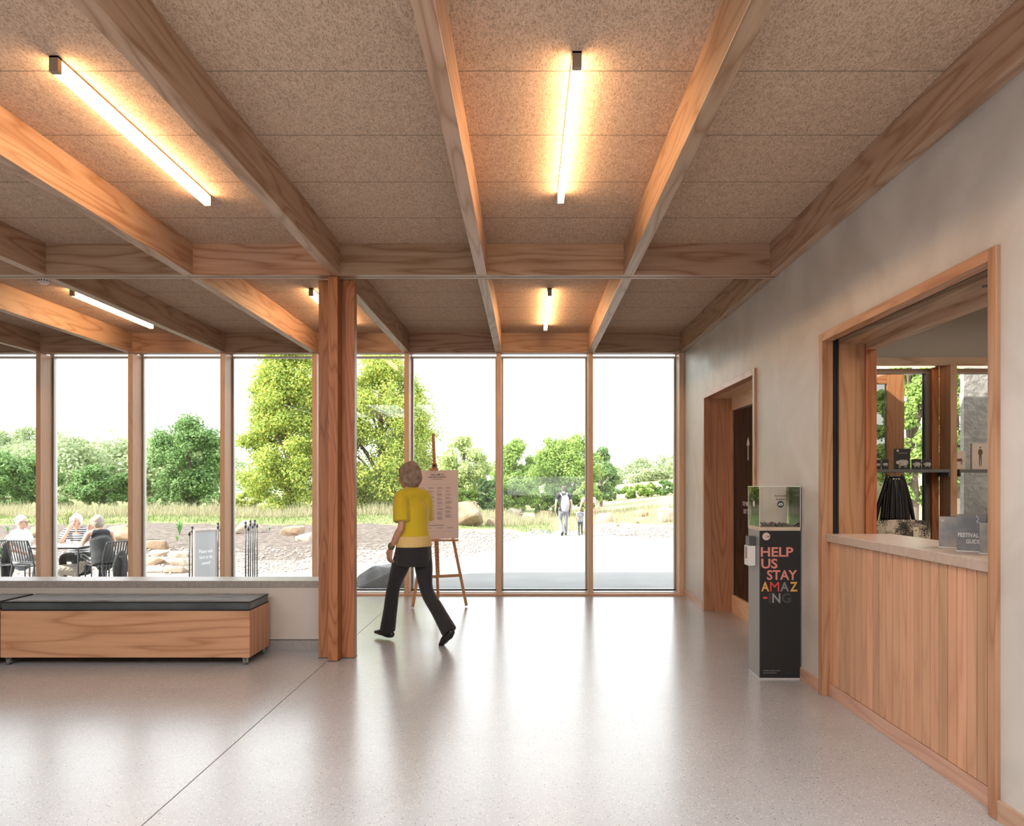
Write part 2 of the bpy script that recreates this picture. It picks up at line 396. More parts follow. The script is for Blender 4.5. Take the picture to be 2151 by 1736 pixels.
g = bmesh.new(); box(g, XL, XR-.001, 6.150, 6.158, ZB-.001, ZB+.002)
struct('trim_1', g, mat('dark_beam_joint', (.05, .035, .025), .8))

# ceiling lights
hous = mat('bronze_light_housing', (.30, .235, .175), .45, .2)
def ceiling_light(x, y0, y1, lab):
    t = thing('ceiling_light', lab, 'ceiling light', (x, (y0+y1)/2, ZC), group='linear ceiling lights')
    h = (y1-y0)/2; bm = bmesh.new()
    box(bm, -.021, .021, -h, -h+.03, -.073, 0); box(bm, -.021, .021, h-.008, h, -.073, 0); box(bm, -.021, .021, -h, h, -.010, 0)
    obj('housing', bm, hous, t, bevel=.001)
    bm = bmesh.new(); box(bm, -.0195, .0195, -h+.0302, h-.0082, -.072, -.0102)
    obj('diffuser', bm, led, t, bevel=.002)
ceiling_light(.226, 3.385, 5.04, 'linear ceiling light over the middle of the room, nearer one')
ceiling_light(-2.162, 3.42, 5.08, 'linear ceiling light at upper left, nearer one with its bronze end cap visible')
ceiling_light(.226, 7.49, 9.20, 'linear ceiling light straight beyond the middle one, in the far bay')
ceiling_light(-2.162, 7.49, 9.15, 'short visible piece of linear light just left of the fir column top')
ceiling_light(-4.554, 7.49, 9.10, 'linear ceiling light above the left windows in the far bay')
t = thing('smoke_detector', 'white round smoke detector on the ceiling at the far left', 'smoke detector', (-4.60, 7.13, ZC))
bm = bmesh.new(); disc(bm, (0, 0, -.008), .062, .016); obj('base', bm, white_plastic, t, True)
bm = bmesh.new(); disc(bm, (0, 0, -.026), .052, .02); disc(bm, (0, 0, -.044), .036, .016)
obj('sensor_head', bm, white_plastic, t)
bm = bmesh.new()
for a in range(14):
    box(bm, .0505, .0530, -.004, .004, -.034, -.019, Matrix.Rotation(a*2*PI/14, 4, 'Z'))
obj('vent_slot', bm, gasket, t)

# column: four fir posts around a core
t = thing('column', 'cruciform fir column of clustered posts beside the low wall', 'column', (-1.585, 6.28, 0))
pz = 3.150
for nm, q in (('front_post', (-.040, .040, -.165, -.046)), ('left_post', (-.150, -.0405, -.045, .045)), ('right_post', (.0405, .150, -.045, .045)), ('rear_post', (-.040, .040, .046, .165)), ('core_post', (-.040, .040, -.045, .045))):
    obj(nm, boxes((*q, .006, pz)), post_wood('Z'), t, bevel=.004)
bm = bmesh.new(); box(bm, -.152, .152, -.047, .047, 0, .008); box(bm, -.042, .042, -.167, .167, 0, .008)
obj('base_plate', bm, dark_metal, t)

# low wall behind the bench
struct('wall_low', boxes((XL, -1.737, 6.50, 6.74, 0, .556)), low_plaster, label='low plaster wall left of the column behind the bench', cat='wall')
struct('trim_2', boxes((XL, -1.737, 6.492, 6.79, .556, .612)), concrete_cap, bevel=.002, label='speckled concrete coping on the low wall', cat='coping')
struct('baseboard_low', boxes((XL, -1.737, 6.488, 6.50, 0, .098)), concrete_skirt)
struct('trim_3', boxes((XL, -1.737, 6.496, 6.50, .098, .103)), gasket)

# glazing wall
GY = 9.985
def mullion(x0, x1, lab):
    t = thing('window_mullion', lab, 'mullion', (0, 0, 0), group='fir mullions of the glazing', kind='structure')
    obj('timber_post', boxes((x0, x1, YF, GY-.012, 0, ZB)), mull_wood('Z'), t, bevel=.002)
    xc = (x0+x1)/2
    obj('gasket_strip', boxes((x0-.004, x1+.004, GY-.012, GY+.0, .036, ZB)), gasket, t)
    obj('outer_cap', boxes((xc-.030, xc+.030, GY+.03, GY+.10, .0, ZB+.1)), alu, t)
ords = ['first', 'second', 'third', 'fourth', 'fifth', 'sixth', 'seventh', 'eighth', 'ninth']
for k in range(9): mullion(KX(k)-.031, KX(k)+.031, ords[k]+' slim fir mullion from the right wall in the tall glazing')
mullion(1.979, 2.040, 'fir mullion against the right plaster wall beside the doorway')
ed = [2.01]+[KX(k) for k in range(9)]+[XL]
for i in range(len(ed)-1):
    a, c = ed[i+1]+.031, ed[i]-.031
    t = thing('window_%d' % (i+1), None, None, (0, 0, 0), kind='structure')
    obj('pane', boxes((a, c, GY+.004, GY+.026, .05, ZB)), glass, t)
    bm = bmesh.new(); box(bm, a, c, YF+.08, GY-.012, .012, .036); box(bm, a, c, GY-.008, GY+.05, .0, .05)
    obj('sill_frame', bm, alu, t)
    obj('sill_gasket', boxes((a, c, GY-.012, GY-.0085, .037, .052)), gasket, t)
    bm = bmesh.new(); box(bm, a, a+.022, GY-.0085, GY+.05, .0505, ZB); box(bm, c-.022, c, GY-.0085, GY+.05, .0505, ZB); box(bm, a+.0225, c-.0225, GY-.0085, GY+.05, ZB-.025, ZB)
    obj('side_frame', bm, alu, t)
    obj('timber_rail', boxes((a, c, YF, YF+.079, 0, .026)), mull_wood('X'), t, bevel=.002)

# doorway in the right wall
t = thing('door_1', 'fir framed glass door set deep in the right plaster wall', 'door', (0, 0, 0), kind='structure')
X0 = XR-.020
bm = bmesh.new(); box(bm, X0, XR+.07, DY1, DY1+.055, 0, DZ+.055); box(bm, X0, XR+.07, DY0-.06, DY0, 0, DZ+.055)
obj('door_frame', bm, trim_wood('Z'), t, bevel=.002)
obj('frame_head', boxes((X0, XR+.07, DY0, DY1, DZ, DZ+.055)), trim_wood('Y'), t, bevel=.002)
obj('reveal_lining', boxes((XR+.071, XR+TH+.02, DY1-.004, DY1+.02, 0, DZ+.02), (XR+.071, XR+TH+.02, DY0-.02, DY0+.004, 0, DZ+.02)), trim_wood('Z'), t)
obj('head_lining', boxes((XR+.071, XR+TH+.02, DY0+.005, DY1-.005, DZ, DZ+.02)), mull_wood('X'), t)
DX = XR+TH+.0
bm = bmesh.new(); box(bm, DX-.03, DX+.02, DY1-.105, DY1-.005, .0, DZ-.001); box(bm, DX-.03, DX+.02, DY0+.005, DY0+.105, .0, DZ-.001)
obj('door_stile', bm, trim_wood('Z'), t, bevel=.002)
bm = bmesh.new(); box(bm, DX-.03, DX+.02, DY0+.106, DY1-.106, DZ-.15, DZ-.001); box(bm, DX-.03, DX+.02, DY0+.106, DY1-.106, .0, .20)
obj('door_rail', bm, mull_wood('Y'), t, bevel=.002)
bm = bmesh.new(); box(bm, DX-.004, DX+.008, DY0+.106, DY1-.106, .2005, DZ-.1505)
obj('pane', bm, tint_glass('door_glass', (.62, .60, .58), 1.45), t)
bm = bmesh.new(); box(bm, DX-.012, DX-.0045, DY1-.118, DY1-.106, .2005, DZ-.151); box(bm, DX-.012, DX-.0045, DY0+.118, DY1-.118, DZ-.162, DZ-.151)
obj('glazing_bead', bm, dark_metal, t)
gw = mat('white_vinyl', (.75, .72, .70), .5)
U, V = (0, -1, 0), (0, 0, 1)
text('door_lettering', 'THE WESTON GALLERY', gw, t, (DX-.0055, 8.12, zatY(1060, 7.95)-.02), U, V, .62, .047, .012)
text('door_lettering', 'EXIT TO THE PARK', gw, t, (DX-.0055, 8.08, zatY(1069, 7.95)-.055), U, V, .50, .047, .012)
bm = bmesh.new(); zz = zatY(967, 7.9)
box(bm, DX-.0065, DX-.0045, 7.905, 7.925, zz, zz+.22)
box(bm, DX-.0065, DX-.0045, -.008, .008, -.09, 0, Matrix.Translation((0, 7.915, zz+.235)) @ Matrix.Rotation(.5, 4, 'X'))
box(bm, DX-.0065, DX-.0045, -.008, .008, -.09, 0, Matrix.Translation((0, 7.915, zz+.235)) @ Matrix.Rotation(-.5, 4, 'X'))
obj('arrow_sign', bm, gw, t)
bm = bmesh.new(); disc(bm, (DX-.0065, 7.44, 1.21), .075, .003, Matrix.Rotation(PI/2, 4, 'Y')); obj('pink_disc', bm, mat('pink_vinyl', (.7, .25, .28), .5), t)
# wood-lined lobby behind that door
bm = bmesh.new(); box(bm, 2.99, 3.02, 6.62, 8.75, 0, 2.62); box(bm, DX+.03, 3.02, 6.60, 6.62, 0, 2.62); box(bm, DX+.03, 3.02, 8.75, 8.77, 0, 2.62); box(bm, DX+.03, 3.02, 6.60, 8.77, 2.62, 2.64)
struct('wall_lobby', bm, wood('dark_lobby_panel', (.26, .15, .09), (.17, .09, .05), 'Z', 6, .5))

# ticket hatch
t = thing('hatch_frame', 'fir frame lining the wide ticket hatch in the right wall', 'hatch frame', (0, 0, 0), kind='structure')
bm = bmesh.new(); box(bm, X0, XR+.055, HY1, HY1+.068, 0, HZ+.055); box(bm, X0, XR+.03, HY0-.06, HY0, 0, HZ+.055)
obj('frame_post', bm, trim_wood('Z'), t, bevel=.003)
obj('frame_head', boxes((X0, XR+.055, HY0+.0005, HY1-.0005, HZ, HZ+.055)), trim_wood('Y'), t, bevel=.003)
obj('shutter_track', boxes((XR+.056, XR+.092, HY1+.0, HY1+.03, 1.10, HZ+.03), (XR+.056, XR+.092, HY0+.01, HY1, HZ+.015, HZ+.03), (XR+.062, XR+.068, HY1-.006, HY1, 1.10, HZ), (XR+.080, XR+.086, HY1-.006, HY1, 1.10, HZ)), gasket, t)
obj('reveal_lining', boxes((XR+.093, XR+.27, HY1-.002, HY1+.03, 1.0, HZ+.02)), trim_wood('Z'), t)
obj('head_lining', boxes((XR+.093, XR+.27, HY0, HY1-.003, HZ-.02, HZ+.02)), beam_wood('Y'), t)
bm = bmesh.new(); box(bm, XR+.272, XR+.345, HY1-.02, HY1+.05, 0, HZ+.0); obj('inner_post', bm, post_wood('Z'), t, bevel=.002)
bm = bmesh.new(); box(bm, XR+.272, XR+.345, HY0, HY1-.021, HZ-.06, HZ+.02); obj('inner_head', bm, beam_wood('Y'), t, bevel=.002)
bm = bmesh.new(); disc(bm, (XR+.18, 3.62, HZ-.0215), .022, .003); obj('screw_plug', bm, dark_metal, t)
t = thing('ticket_counter', 'boarded ticket counter with a pinkish stone top under the hatch', 'counter', (XR+.03, 4.21, 0))
bm = bmesh.new(); n = 23; y = HY1-.001; wd = (HY1-HY0-.002)/n
for i in range(n):
    box(bm, 0, .02, y-wd*(i+1)+.0035-4.21, y-wd*i-.0035-4.21, .092, 1.058)
obj('boarding', bm, clad, t, bevel=.0015)
obj('carcass', boxes((.021, .10, -.915, .915, 0, 1.058)), mat('dark_gap_lining', (.03, .02, .015), .8), t)
obj('plinth', boxes((-.006, .02, -.915, .915, 0, .089)), plinth_wood, t, bevel=.002)
obj('worktop', boxes((-.024, .42, -.918, .918, 1.059, 1.112)), counter_stone, t, bevel=.003)
# ================================================================ OUTDOORS
def S01(a, b, x):
    t = np.clip((x-a)/(b-a), 0, 1); return t*t*(3-2*t)
def TZ(X, Y):
    X = np.asarray(X, float); Y = np.asarray(Y, float)
    t = S01(-6, 0, X)
    z = -.33*(1-t)*S01(10.4, 13.0, Y)*(1-S01(15.4, 27, Y)) - .40*t*S01(11, 24, Y)
    z = z + t*S01(30, 60, Y)*np.maximum(0, X-3)*.115
    z = z + .012*np.sin(X*1.7+Y*.9)*S01(15, 20, Y) + .03*np.sin(X*.6-Y*.35)*S01(20, 35, Y)
    return z - .03
def tz(x, y): return float(TZ(x, y))
def ground_at(px, py):
    """the terrain point seen at a photo pixel"""
    Y = 10.0
    while Y < 150:
        if zatY(py, Y) <= tz(xatY(px, Y), Y): break
        Y += .05
    return xatY(px, Y), Y, tz(xatY(px, Y), Y)
rng = np.random.default_rng(7)
def mesh_np(name, verts, faces_n, m, parent=None, smooth=False):
    """verts (N*k,3) with k-gons in sequence, or (verts, index array)"""
    me = bpy.data.meshes.new(name)
    if isinstance(faces_n, int):
        k = faces_n; nf = len(verts)//k; idx = np.arange(nf*k)
    else:
        idx = faces_n.reshape(-1); k = faces_n.shape[1]; nf = len(faces_n)
    me.vertices.add(len(verts)); me.vertices.foreach_set('co', verts.astype(np.float32).reshape(-1))
    me.loops.add(nf*k); me.loops.foreach_set('vertex_index', idx.astype(np.int32))
    me.polygons.add(nf); me.polygons.foreach_set('loop_start', (np.arange(nf)*k).astype(np.int32))
    me.update(calc_edges=True); me.validate()
    return obj(name, me, m, parent, smooth)

def grass_col(name, c1, c2, sc=.8):
    return mat(name, c1, .9, var=(sc, c2, 1), bump=(30, .5), spec=.1)
paving = mat('pale_concrete_paving', (.265, .256, .246), .85, var=(1.5, (.235, .226, .217), 1), bump=(60, .25), spec=.15)
soil = mat('brown_mulch_and_rubble', (.19, .155, .13), .95, var=(7, (.085, .068, .06), 1), bump=(14, 1.0), spec=.1)
rubble = mat('pinkish_sandy_rubble', (.34, .285, .25), .95, var=(9, (.17, .135, .115), 1), bump=(14, 1.0), spec=.1)
lawn = grass_col('mown_lawn', (.17, .20, .075), (.23, .24, .11))
field = grass_col('dry_field_grass', (.36, .31, .17), (.30, .30, .14), .3)

# terrain in zones that share one height function
def soil_start(x): return 15.0 + 2.2*float(S01(-6, -1.7, x)) + 13*float(S01(-1.7, .3, x)) - 4.0*float(S01(2.0, 4.5, x))
def soil_end(x): return 27.6 + 3*float(S01(-4, -1, x)) + .5*math.sin(x*.8) - (3.5*float(S01(-.6, .4, x))) + 8*float(S01(2.2, 3.4, x))
zones = {'paving': [], 'soil': [], 'rub': [], 'lawn': [], 'field': []}
xs = np.concatenate([np.arange(-60, -16, 2.), np.arange(-16, 16, .25), np.arange(16, 62, 2.)])
ys = np.concatenate([np.arange(10.0, 44, .25), np.arange(44, 150, 3.)])
XX, YY = np.meshgrid(xs, ys); ZZ = TZ(XX, YY)
near = (ys < 10.01)
for i in range(len(ys)-1):
    for jx in range(len(xs)-1):
        x = (xs[jx]+xs[jx+1])/2; y = (ys[i]+ys[i+1])/2
        jt = .35*math.sin(x*5.1)+.3*math.sin(x*2.3+y)
        a, b_ = soil_start(x)+jt, soil_end(x)+jt
        if y < a: k = 'paving'
        elif y < b_: k = 'rub' if (x > -2.6 or y < a+.28*(b_-a)+1.2*math.sin(x*1.3)) else 'soil'
        else: k = 'field' if x > 1.2 else 'lawn'
        zones[k].append((i, jx))
for k, nm, m_, lb in (('paving', 'terrace_paving', paving, 'pale sunlit paving outside the glazing'), ('soil', 'soil_bank', soil, 'dark mulch bank beyond the terrace'),
                  ('rub', 'rubble_slope', rubble, 'stony pinkish rubble slope beside the path'), ('lawn', 'lawn', lawn, 'mown grass strip in front of the trees'), ('field', 'dry_field', field, 'straw coloured field rising to the right')):
    f = np.array(zones[k]); i, jx = f[:, 0], f[:, 1]
    def V3(a, b2): return np.stack([XX[a, b2], YY[a, b2], ZZ[a, b2]], -1)
    q = np.stack([V3(i, jx), V3(i, jx+1), V3(i+1, jx+1), V3(i+1, jx)], 1).reshape(-1, 3)
    me = mesh_np(nm, q, 4, m_)
    bm = bmesh.new(); bm.from_mesh(me.data); bmesh.ops.remove_doubles(bm, verts=bm.verts, dist=.001); bm.to_mesh(me.data); bm.free()
    me.data.polygons.foreach_set('use_smooth', [True]*len(me.data.polygons))
    tag(me, lb, 'ground', None, 'structure')
struct('ground_side', boxes((2.36, 30, 7.9, 9.99, -.35, -.06), (-60, XL-.25, -5, 9.99, -.35, -.06), (6.4, 30, -5, 7.89, -.35, -.06)), paving, label='paving around the sides of the building', cat='ground')

# loose stones on the rubble (nobody could count them)
def stones(n, fn, m, name, lab, smin, smax):
    P = []
    while len(P) < n:
        x = rng.uniform(-13, 13); y = rng.uniform(14, 40)
        if fn(x, y): P.append((x, y))
    P = np.array(P); s = rng.uniform(smin, smax, len(P))*(P[:, 1]/20)
    base = np.array([(1, 0, 0), (-1, 0, 0), (0, 1, 0), (0, -1, 0), (0, 0, .7), (0, 0, -.5)], float)
    tri = np.array([(0, 2, 4), (2, 1, 4), (1, 3, 4), (3, 0, 4), (2, 0, 5), (1, 2, 5), (3, 1, 5), (0, 3, 5)])
    v = base[None]*s[:, None, None]*rng.uniform(.6, 1.3, (len(P), 6, 3))
    a = rng.uniform(0, 6.28, len(P)); ca, sa = np.cos(a), np.sin(a)
    v = np.stack([v[..., 0]*ca[:, None]-v[..., 1]*sa[:, None], v[..., 0]*sa[:, None]+v[..., 1]*ca[:, None], v[..., 2]], -1)
    v += np.stack([P[:, 0], P[:, 1], TZ(P[:, 0], P[:, 1])+s*.15], -1)[:, None]
    f = (tri[None]+6*np.arange(len(P))[:, None, None]).reshape(-1, 3)
    ob = mesh_np(name, v.reshape(-1, 3), f, m); tag(ob, lab, 'stones', None, 'stuff')
def island_mat(name, cols, rough=.9, transl=0.0, spec=.2):
    m = bpy.data.materials.new(name); m.use_nodes = True; n = m.node_tree.nodes; l = m.node_tree.links; p = n['Principled BSDF']
    g = n.new('ShaderNodeNewGeometry'); r = n.new('ShaderNodeValToRGB'); e = r.color_ramp.elements
    for i, c in enumerate(cols):
        pos = i/(len(cols)-1)
        el = e[0] if i == 0 else (e[1] if i == len(cols)-1 else e.new(pos))
        el.position = pos
    for el, c in zip(sorted(e, key=lambda q: q.position), cols): el.color = (*c, 1)
    l.new(g.outputs['Random Per Island'], r.inputs[0]); l.new(r.outputs[0], p.inputs['Base Color'])
    p.inputs['Roughness'].default_value = rough; p.inputs['Specular IOR Level'].default_value = spec
    if transl:
        tr = n.new('ShaderNodeBsdfTranslucent'); l.new(r.outputs[0], tr.inputs['Color']); mx = n.new('ShaderNodeMixShader'); mx.inputs[0].default_value = transl
        l.new(p.outputs[0], mx.inputs[1]); l.new(tr.outputs[0], mx.inputs[2]); l.new(mx.outputs[0], n['Material Output'].inputs[0])
    MATS[name] = m; return m
stone_m = island_mat('mixed_rubble_stones', [(.34, .285, .245), (.26, .21, .175), (.40, .34, .30), (.16, .13, .11)])
stones(5200, lambda x, y: soil_start(x)-.1 < y < soil_end(x)-2 and (x > -2.6 or y < soil_start(x)+5), stone_m, 'loose_stones', 'loose pinkish stones scattered over the rubble slope', .015, .06)
# grasses
def blades(n, fn, ylo, yhi, h, wd, m, name, lab, lean=.25, xr=(-30, 34)):
    P = []
    while len(P) < n:
        x = rng.uniform(*xr); y = rng.uniform(ylo, yhi)
        if fn(x, y): P.append((x, y))
    P = np.array(P); N = len(P); z = TZ(P[:, 0], P[:, 1]) - .02
    a = rng.uniform(0, 6.28, N); hh = h*rng.uniform(.5, 1.2, N)*(.6+.4*np.sin(P[:, 0]*1.1)**2); w_ = wd*rng.uniform(.6, 1.3, N)
    dx, dy = np.cos(a)*w_, np.sin(a)*w_; lx, ly = rng.normal(0, lean, N)*hh, rng.normal(0, lean, N)*hh
    b0 = np.stack([P[:, 0]-dx, P[:, 1]-dy, z], -1); b1 = np.stack([P[:, 0]+dx, P[:, 1]+dy, z], -1)
    tp = np.stack([P[:, 0]+lx, P[:, 1]+ly, z+hh], -1)
    ob = mesh_np(name, np.stack([b0, b1, tp], 1).reshape(-1, 3), 3, m); tag(ob, lab, 'grass', None, 'stuff')
strawm = island_mat('seeding_grass', [(.34, .31, .18), (.27, .29, .13), (.40, .36, .24), (.21, .25, .10)], transl=.3)
greenm = island_mat('green_grass_blades', [(.14, .20, .06), (.20, .25, .09), (.18, .22, .08)], transl=.3)
blades(15000, lambda x, y: x < 1 and y > 33+1.5*math.sin(x*.7), 32, 41, .62, .02, strawm, 'long_grass', 'long seeding grass along the foot of the left trees')
blades(9000, lambda x, y: x > 1 and y > soil_end(x)+.3, 28, 48, .42, .02, strawm, 'field_grass', 'straw coloured tall grass across the rising field', xr=(1, 30))
blades(9000, lambda x, y: x < 1 and y > soil_end(x)+.2, 27, 36, .16, .02, greenm, 'lawn_grass', 'short green blades on the mown strip')

# rocks
rock_tan = mat('tan_sandstone', (.36, .27, .185), .9, var=(2.5, (.23, .155, .10), 1), bump=(8, .8), spec=.15)
rock_pale = mat('pale_sandstone', (.46, .385, .31), .9, var=(3, (.33, .26, .20), 1), bump=(9, .7), spec=.15)
rock_grey = mat('grey_boulder_stone', (.30, .29, .285), .9, var=(4, (.20, .195, .19), 1), bump=(10, .9), spec=.15)
def rock(x, y, w_, d, h, lab, m=None, seed=0, rz=0.0, group='sandstone blocks beside the path', slabby=.0, cat='rock'):
    r_ = random.Random(seed); bm = bmesh.new()
    for i in range(22):
        v = Vector((r_.uniform(-1, 1), r_.uniform(-1, 1), r_.uniform(-1, 1)))
        v /= max(abs(v.x), abs(v.y), abs(v.z)); k = r_.uniform(.80, 1)
        tp = .72+.28*slabby if v.z > .3 else 1
        bm.verts.new((v.x*k*tp*w_/2, v.y*k*tp*d/2, v.z*k*h*.62+h*.42))
    res = bmesh.ops.convex_hull(bm, input=bm.verts)
    bmesh.ops.delete(bm, geom=[v for v in bm.verts if not v.link_faces], context='VERTS')
    bmesh.ops.bevel(bm, geom=bm.edges[:], offset=min(w_, d, h)*.05, segments=1, affect='EDGES', profile=.6)
    bmesh.ops.triangulate(bm, faces=bm.faces)
    bmesh.ops.subdivide_edges(bm, edges=bm.edges[:], cuts=2, use_grid_fill=True)
    bm.normal_update()
    for v in bm.verts:
        v.co += v.normal*(noise.noise(v.co*(2.2/max(w_, .3))+Vector((seed, 0, 0)))*.10*min(w_, h) + noise.noise(v.co*9)*.02*h)
    o = obj('boulder', bm, m or rock_tan, None); o.location = (x, y, tz(x, y)-.05*h); o.rotation_euler = (0, 0, rz)
    return tag(o, lab, cat, group)
def rock_px(x0, x1, ytop, ybot, lab, m=None, seed=0, depth=.8, rz=0.0, **k):
    gx, gy, gz = ground_at((x0+x1)/2, ybot); w_ = (x1-x0)*gy/F_PX; h = (ybot-ytop)*gy/F_PX
    gy += w_*depth*.45
    return rock(xatY((x0+x1)/2, gy), gy, w_, w_*depth, h, lab, m, seed, rz, **k)
rock(-2.02, 10.85, .86, .62, .33, 'grey boulder in the roof shade outside the glass near the column', rock_grey, 5, group=None)
rock_px(935, 1018, 1052, 1106, 'largest brown sandstone boulder, beyond the menu easel', rock_tan, 11)
rock_px(1018, 1052, 1086, 1106, 'low boulder at the right foot of the largest boulder', rock_tan, 12)
rock_px(1062, 1102, 1066, 1086, 'pale wedge rock right of the mullion beyond the easel', rock_pale, 13)
rock_px(1092, 1132, 1078, 1096, 'flat pale rock left of the man with the backpack', rock_pale, 14)
rock_px(1126, 1158, 1072, 1087, 'small brown rock just left of the man with the backpack', rock_tan, 15)
rock_px(1250, 1292, 1078, 1098, 'pale block just right of the woman in red stripes', rock_pale, 16)
rock_px(1331, 1362, 1070, 1086, 'brown block in the middle of the slope at right', rock_tan, 17, slabby=.8)
rock_px(1378, 1420, 1066, 1098, 'pale block at the far right edge of the glazing', rock_pale, 18, slabby=.8)
rock_px(1330, 1346, 1094, 1100, 'tiny brown stone below the block in the middle of the right slope', rock_tan, 19)
rock_px(1292, 1302, 1100, 1106, 'tiny stone at the edge of the bright path at right', rock_tan, 20)
rock_px(497, 553, 1096, 1122, 'rounded boulder behind the cluster of six black posts', rock_pale, 21)
rock_px(588, 642, 1106, 1126, 'flat topped brown block right of the six black posts', rock_tan, 22, slabby=.9, depth=.6)
rock_px(620, 662, 1120, 1138, 'cream boulder just left of the column, in front of the flat block', rock_pale, 23)
rock_px(216, 300, 1103, 1140, 'long brown slab behind the woman in the black top', rock_tan, 24, slabby=.9, depth=.4)
rock_px(60, 96, 1104, 1130, 'brown rock just right of the man in the white shirt', rock_tan, 25, depth=.5)
rock_px(8, 34, 1124, 1140, 'reddish rock behind the shoulder of the man in the white shirt', rock_tan, 26, depth=.5)
steps_ = [(300, 358, 1136, 1156), (312, 362, 1156, 1170), (352, 400, 1158, 1172), (306, 350, 1172, 1188), (352, 402, 1174, 1190), (300, 345, 1190, 1204), (348, 396, 1190, 1205),
          (0, 30, 1140, 1160), (0, 34, 1164, 1180), (20, 48, 1182, 1196)]
slab_l = ['ochre slab topping the rough stone steps', 'slab in the second course of the stone steps, left', 'slab in the second course of the stone steps, right', 'third course slab of the stone steps, left', 'third course slab of the stone steps, right', 'lowest slab of the stone steps, left', 'lowest slab of the stone steps, right',
          'upper stone slab at the far left edge behind the seated man', 'middle stone slab at the far left edge behind the seated man', 'lowest stone slab behind the seated man']
for i, (a, b_, c_, d_) in enumerate(steps_):
    rock_px(a, b_, c_, d_, slab_l[i], rock_tan if i in (0, 3) else rock_pale, 40+i, slabby=1.0, depth=.55, group='rough stone slabs stepping up the bank')

# plants
def tuft(x, y, h, n, lab, m, group='low tufted plants on the bank', spread=.5, broad=.02):
    t = thing('tufted_plant', lab, 'plant', (x, y, tz(x, y)-.01), group=group)
    bm = bmesh.new(); r_ = random.Random(int(x*100+y))
    for i in range(int(n*1.8)):
        a = r_.uniform(0, 6.28); L = h*r_.uniform(.6, 1.1); o_ = spread*r_.uniform(.2, 1)
        p0 = Vector((0, 0, 0)); p1 = Vector((math.cos(a)*o_*L*.5, math.sin(a)*o_*L*.5, L*.7)); p2 = Vector((math.cos(a)*o_*L*1.2, math.sin(a)*o_*L*1.2, L*r_.uniform(.6, .95)))
        s_ = Vector((-math.sin(a), math.cos(a), 0))*broad
        v = [bm.verts.new(p0-s_*.6), bm.verts.new(p0+s_*.6), bm.verts.new(p1-s_), bm.verts.new(p1+s_), bm.verts.new(p2)]
        bm.faces.new((v[0], v[1], v[3], v[2])); bm.faces.new((v[2], v[3], v[4]))
    obj('leaves', bm, m, t)
leafg = mat('plant_green', (.16, .33, .10), .6, spec=.3)
reed = mat('reed_green', (.36, .40, .16), .7)
for (a, b_, h, n_, lb, mm, gr) in ((377, 1124, .50, 34, 'spiky green plant on the mulch left of the framed sign', leafg, 'g'), (372, 1138, .22, 20, 'small pale plant below the spiky one', leafg, 'g'),
        (566, 1116, .2, 14, 'tiny green weed right of the six black posts', leafg, 'g'), (146, 1128, 1.05, 60, 'tall reedy grass clump beside the mullion behind the seated women', reed, 'g'),
        (83, 1150, .6, 16, 'young leafy plant beside the seated man in white', leafg, 'g'), (16, 1120, .3, 18, 'low green plant at the far left of the bank', leafg, 'g'), (8, 1186, .5, 26, 'green tuft at the foot of the bank, far left', leafg, 'g')):
    gx, gy, gz = ground_at(a, b_); tuft(gx, gy, h, n_, lb, mm, broad=.012 if h > .3 else .008)

# trees
def leaf_cloud(n, clumps, leaf, seed, fill=.33):
    """clumps: (x,y,z,r) list; leaves on the shells of clumps, some inside"""
    r_ = np.random.default_rng(seed); cl = np.array(clumps, float); wgt = cl[:, 3]**2; ci = r_.choice(len(cl), n, p=wgt/wgt.sum())
    d = r_.normal(size=(n, 3)); d /= np.linalg.norm(d, axis=1)[:, None]
    rad = np.where(r_.random(n) < fill, r_.uniform(.3, .9, n), r_.normal(1.0, .22, n))
    c = cl[ci, :3] + d*(cl[ci, 3]*rad)[:, None]*np.array([1, 1, .82])
    nn = d + r_.normal(0, .55, (n, 3)) + np.array([0, 0, .35]); nn /= np.linalg.norm(nn, axis=1)[:, None]
    u = np.cross(nn, r_.normal(size=(n, 3))); u /= np.linalg.norm(u, axis=1)[:, None]; v = np.cross(nn, u)
    s = (leaf*r_.uniform(.6, 1.25, n))[:, None]
    q = np.stack([c-u*s, c-v*s*.6, c+u*s, c+v*s*.6], 1)
    return q.reshape(-1, 3)
def crown_clumps(cx, cz, rx, rz, n, cr_, seed, shape='round'):
    r_ = random.Random(seed); out = []
    for i in range(n):
        while True:
            a = Vector((r_.uniform(-1, 1), r_.uniform(-1, 1), r_.uniform(-1, 1)))
            if a.length < 1: break
        if a.length < .55: a = a.normalized()*r_.uniform(.55, .95)
        taper = 1.0
        if shape == 'cone': taper = 1.15-.62*(a.z+1)/2
        out.append((cx+a.x*rx*taper, a.y*rx*taper, cz+a.z*rz, cr_*r_.uniform(.6, 1.25)))
    return out
bark = mat('grey_brown_bark', (.16, .12, .09), .9, bump=(12, .6), spec=.1)
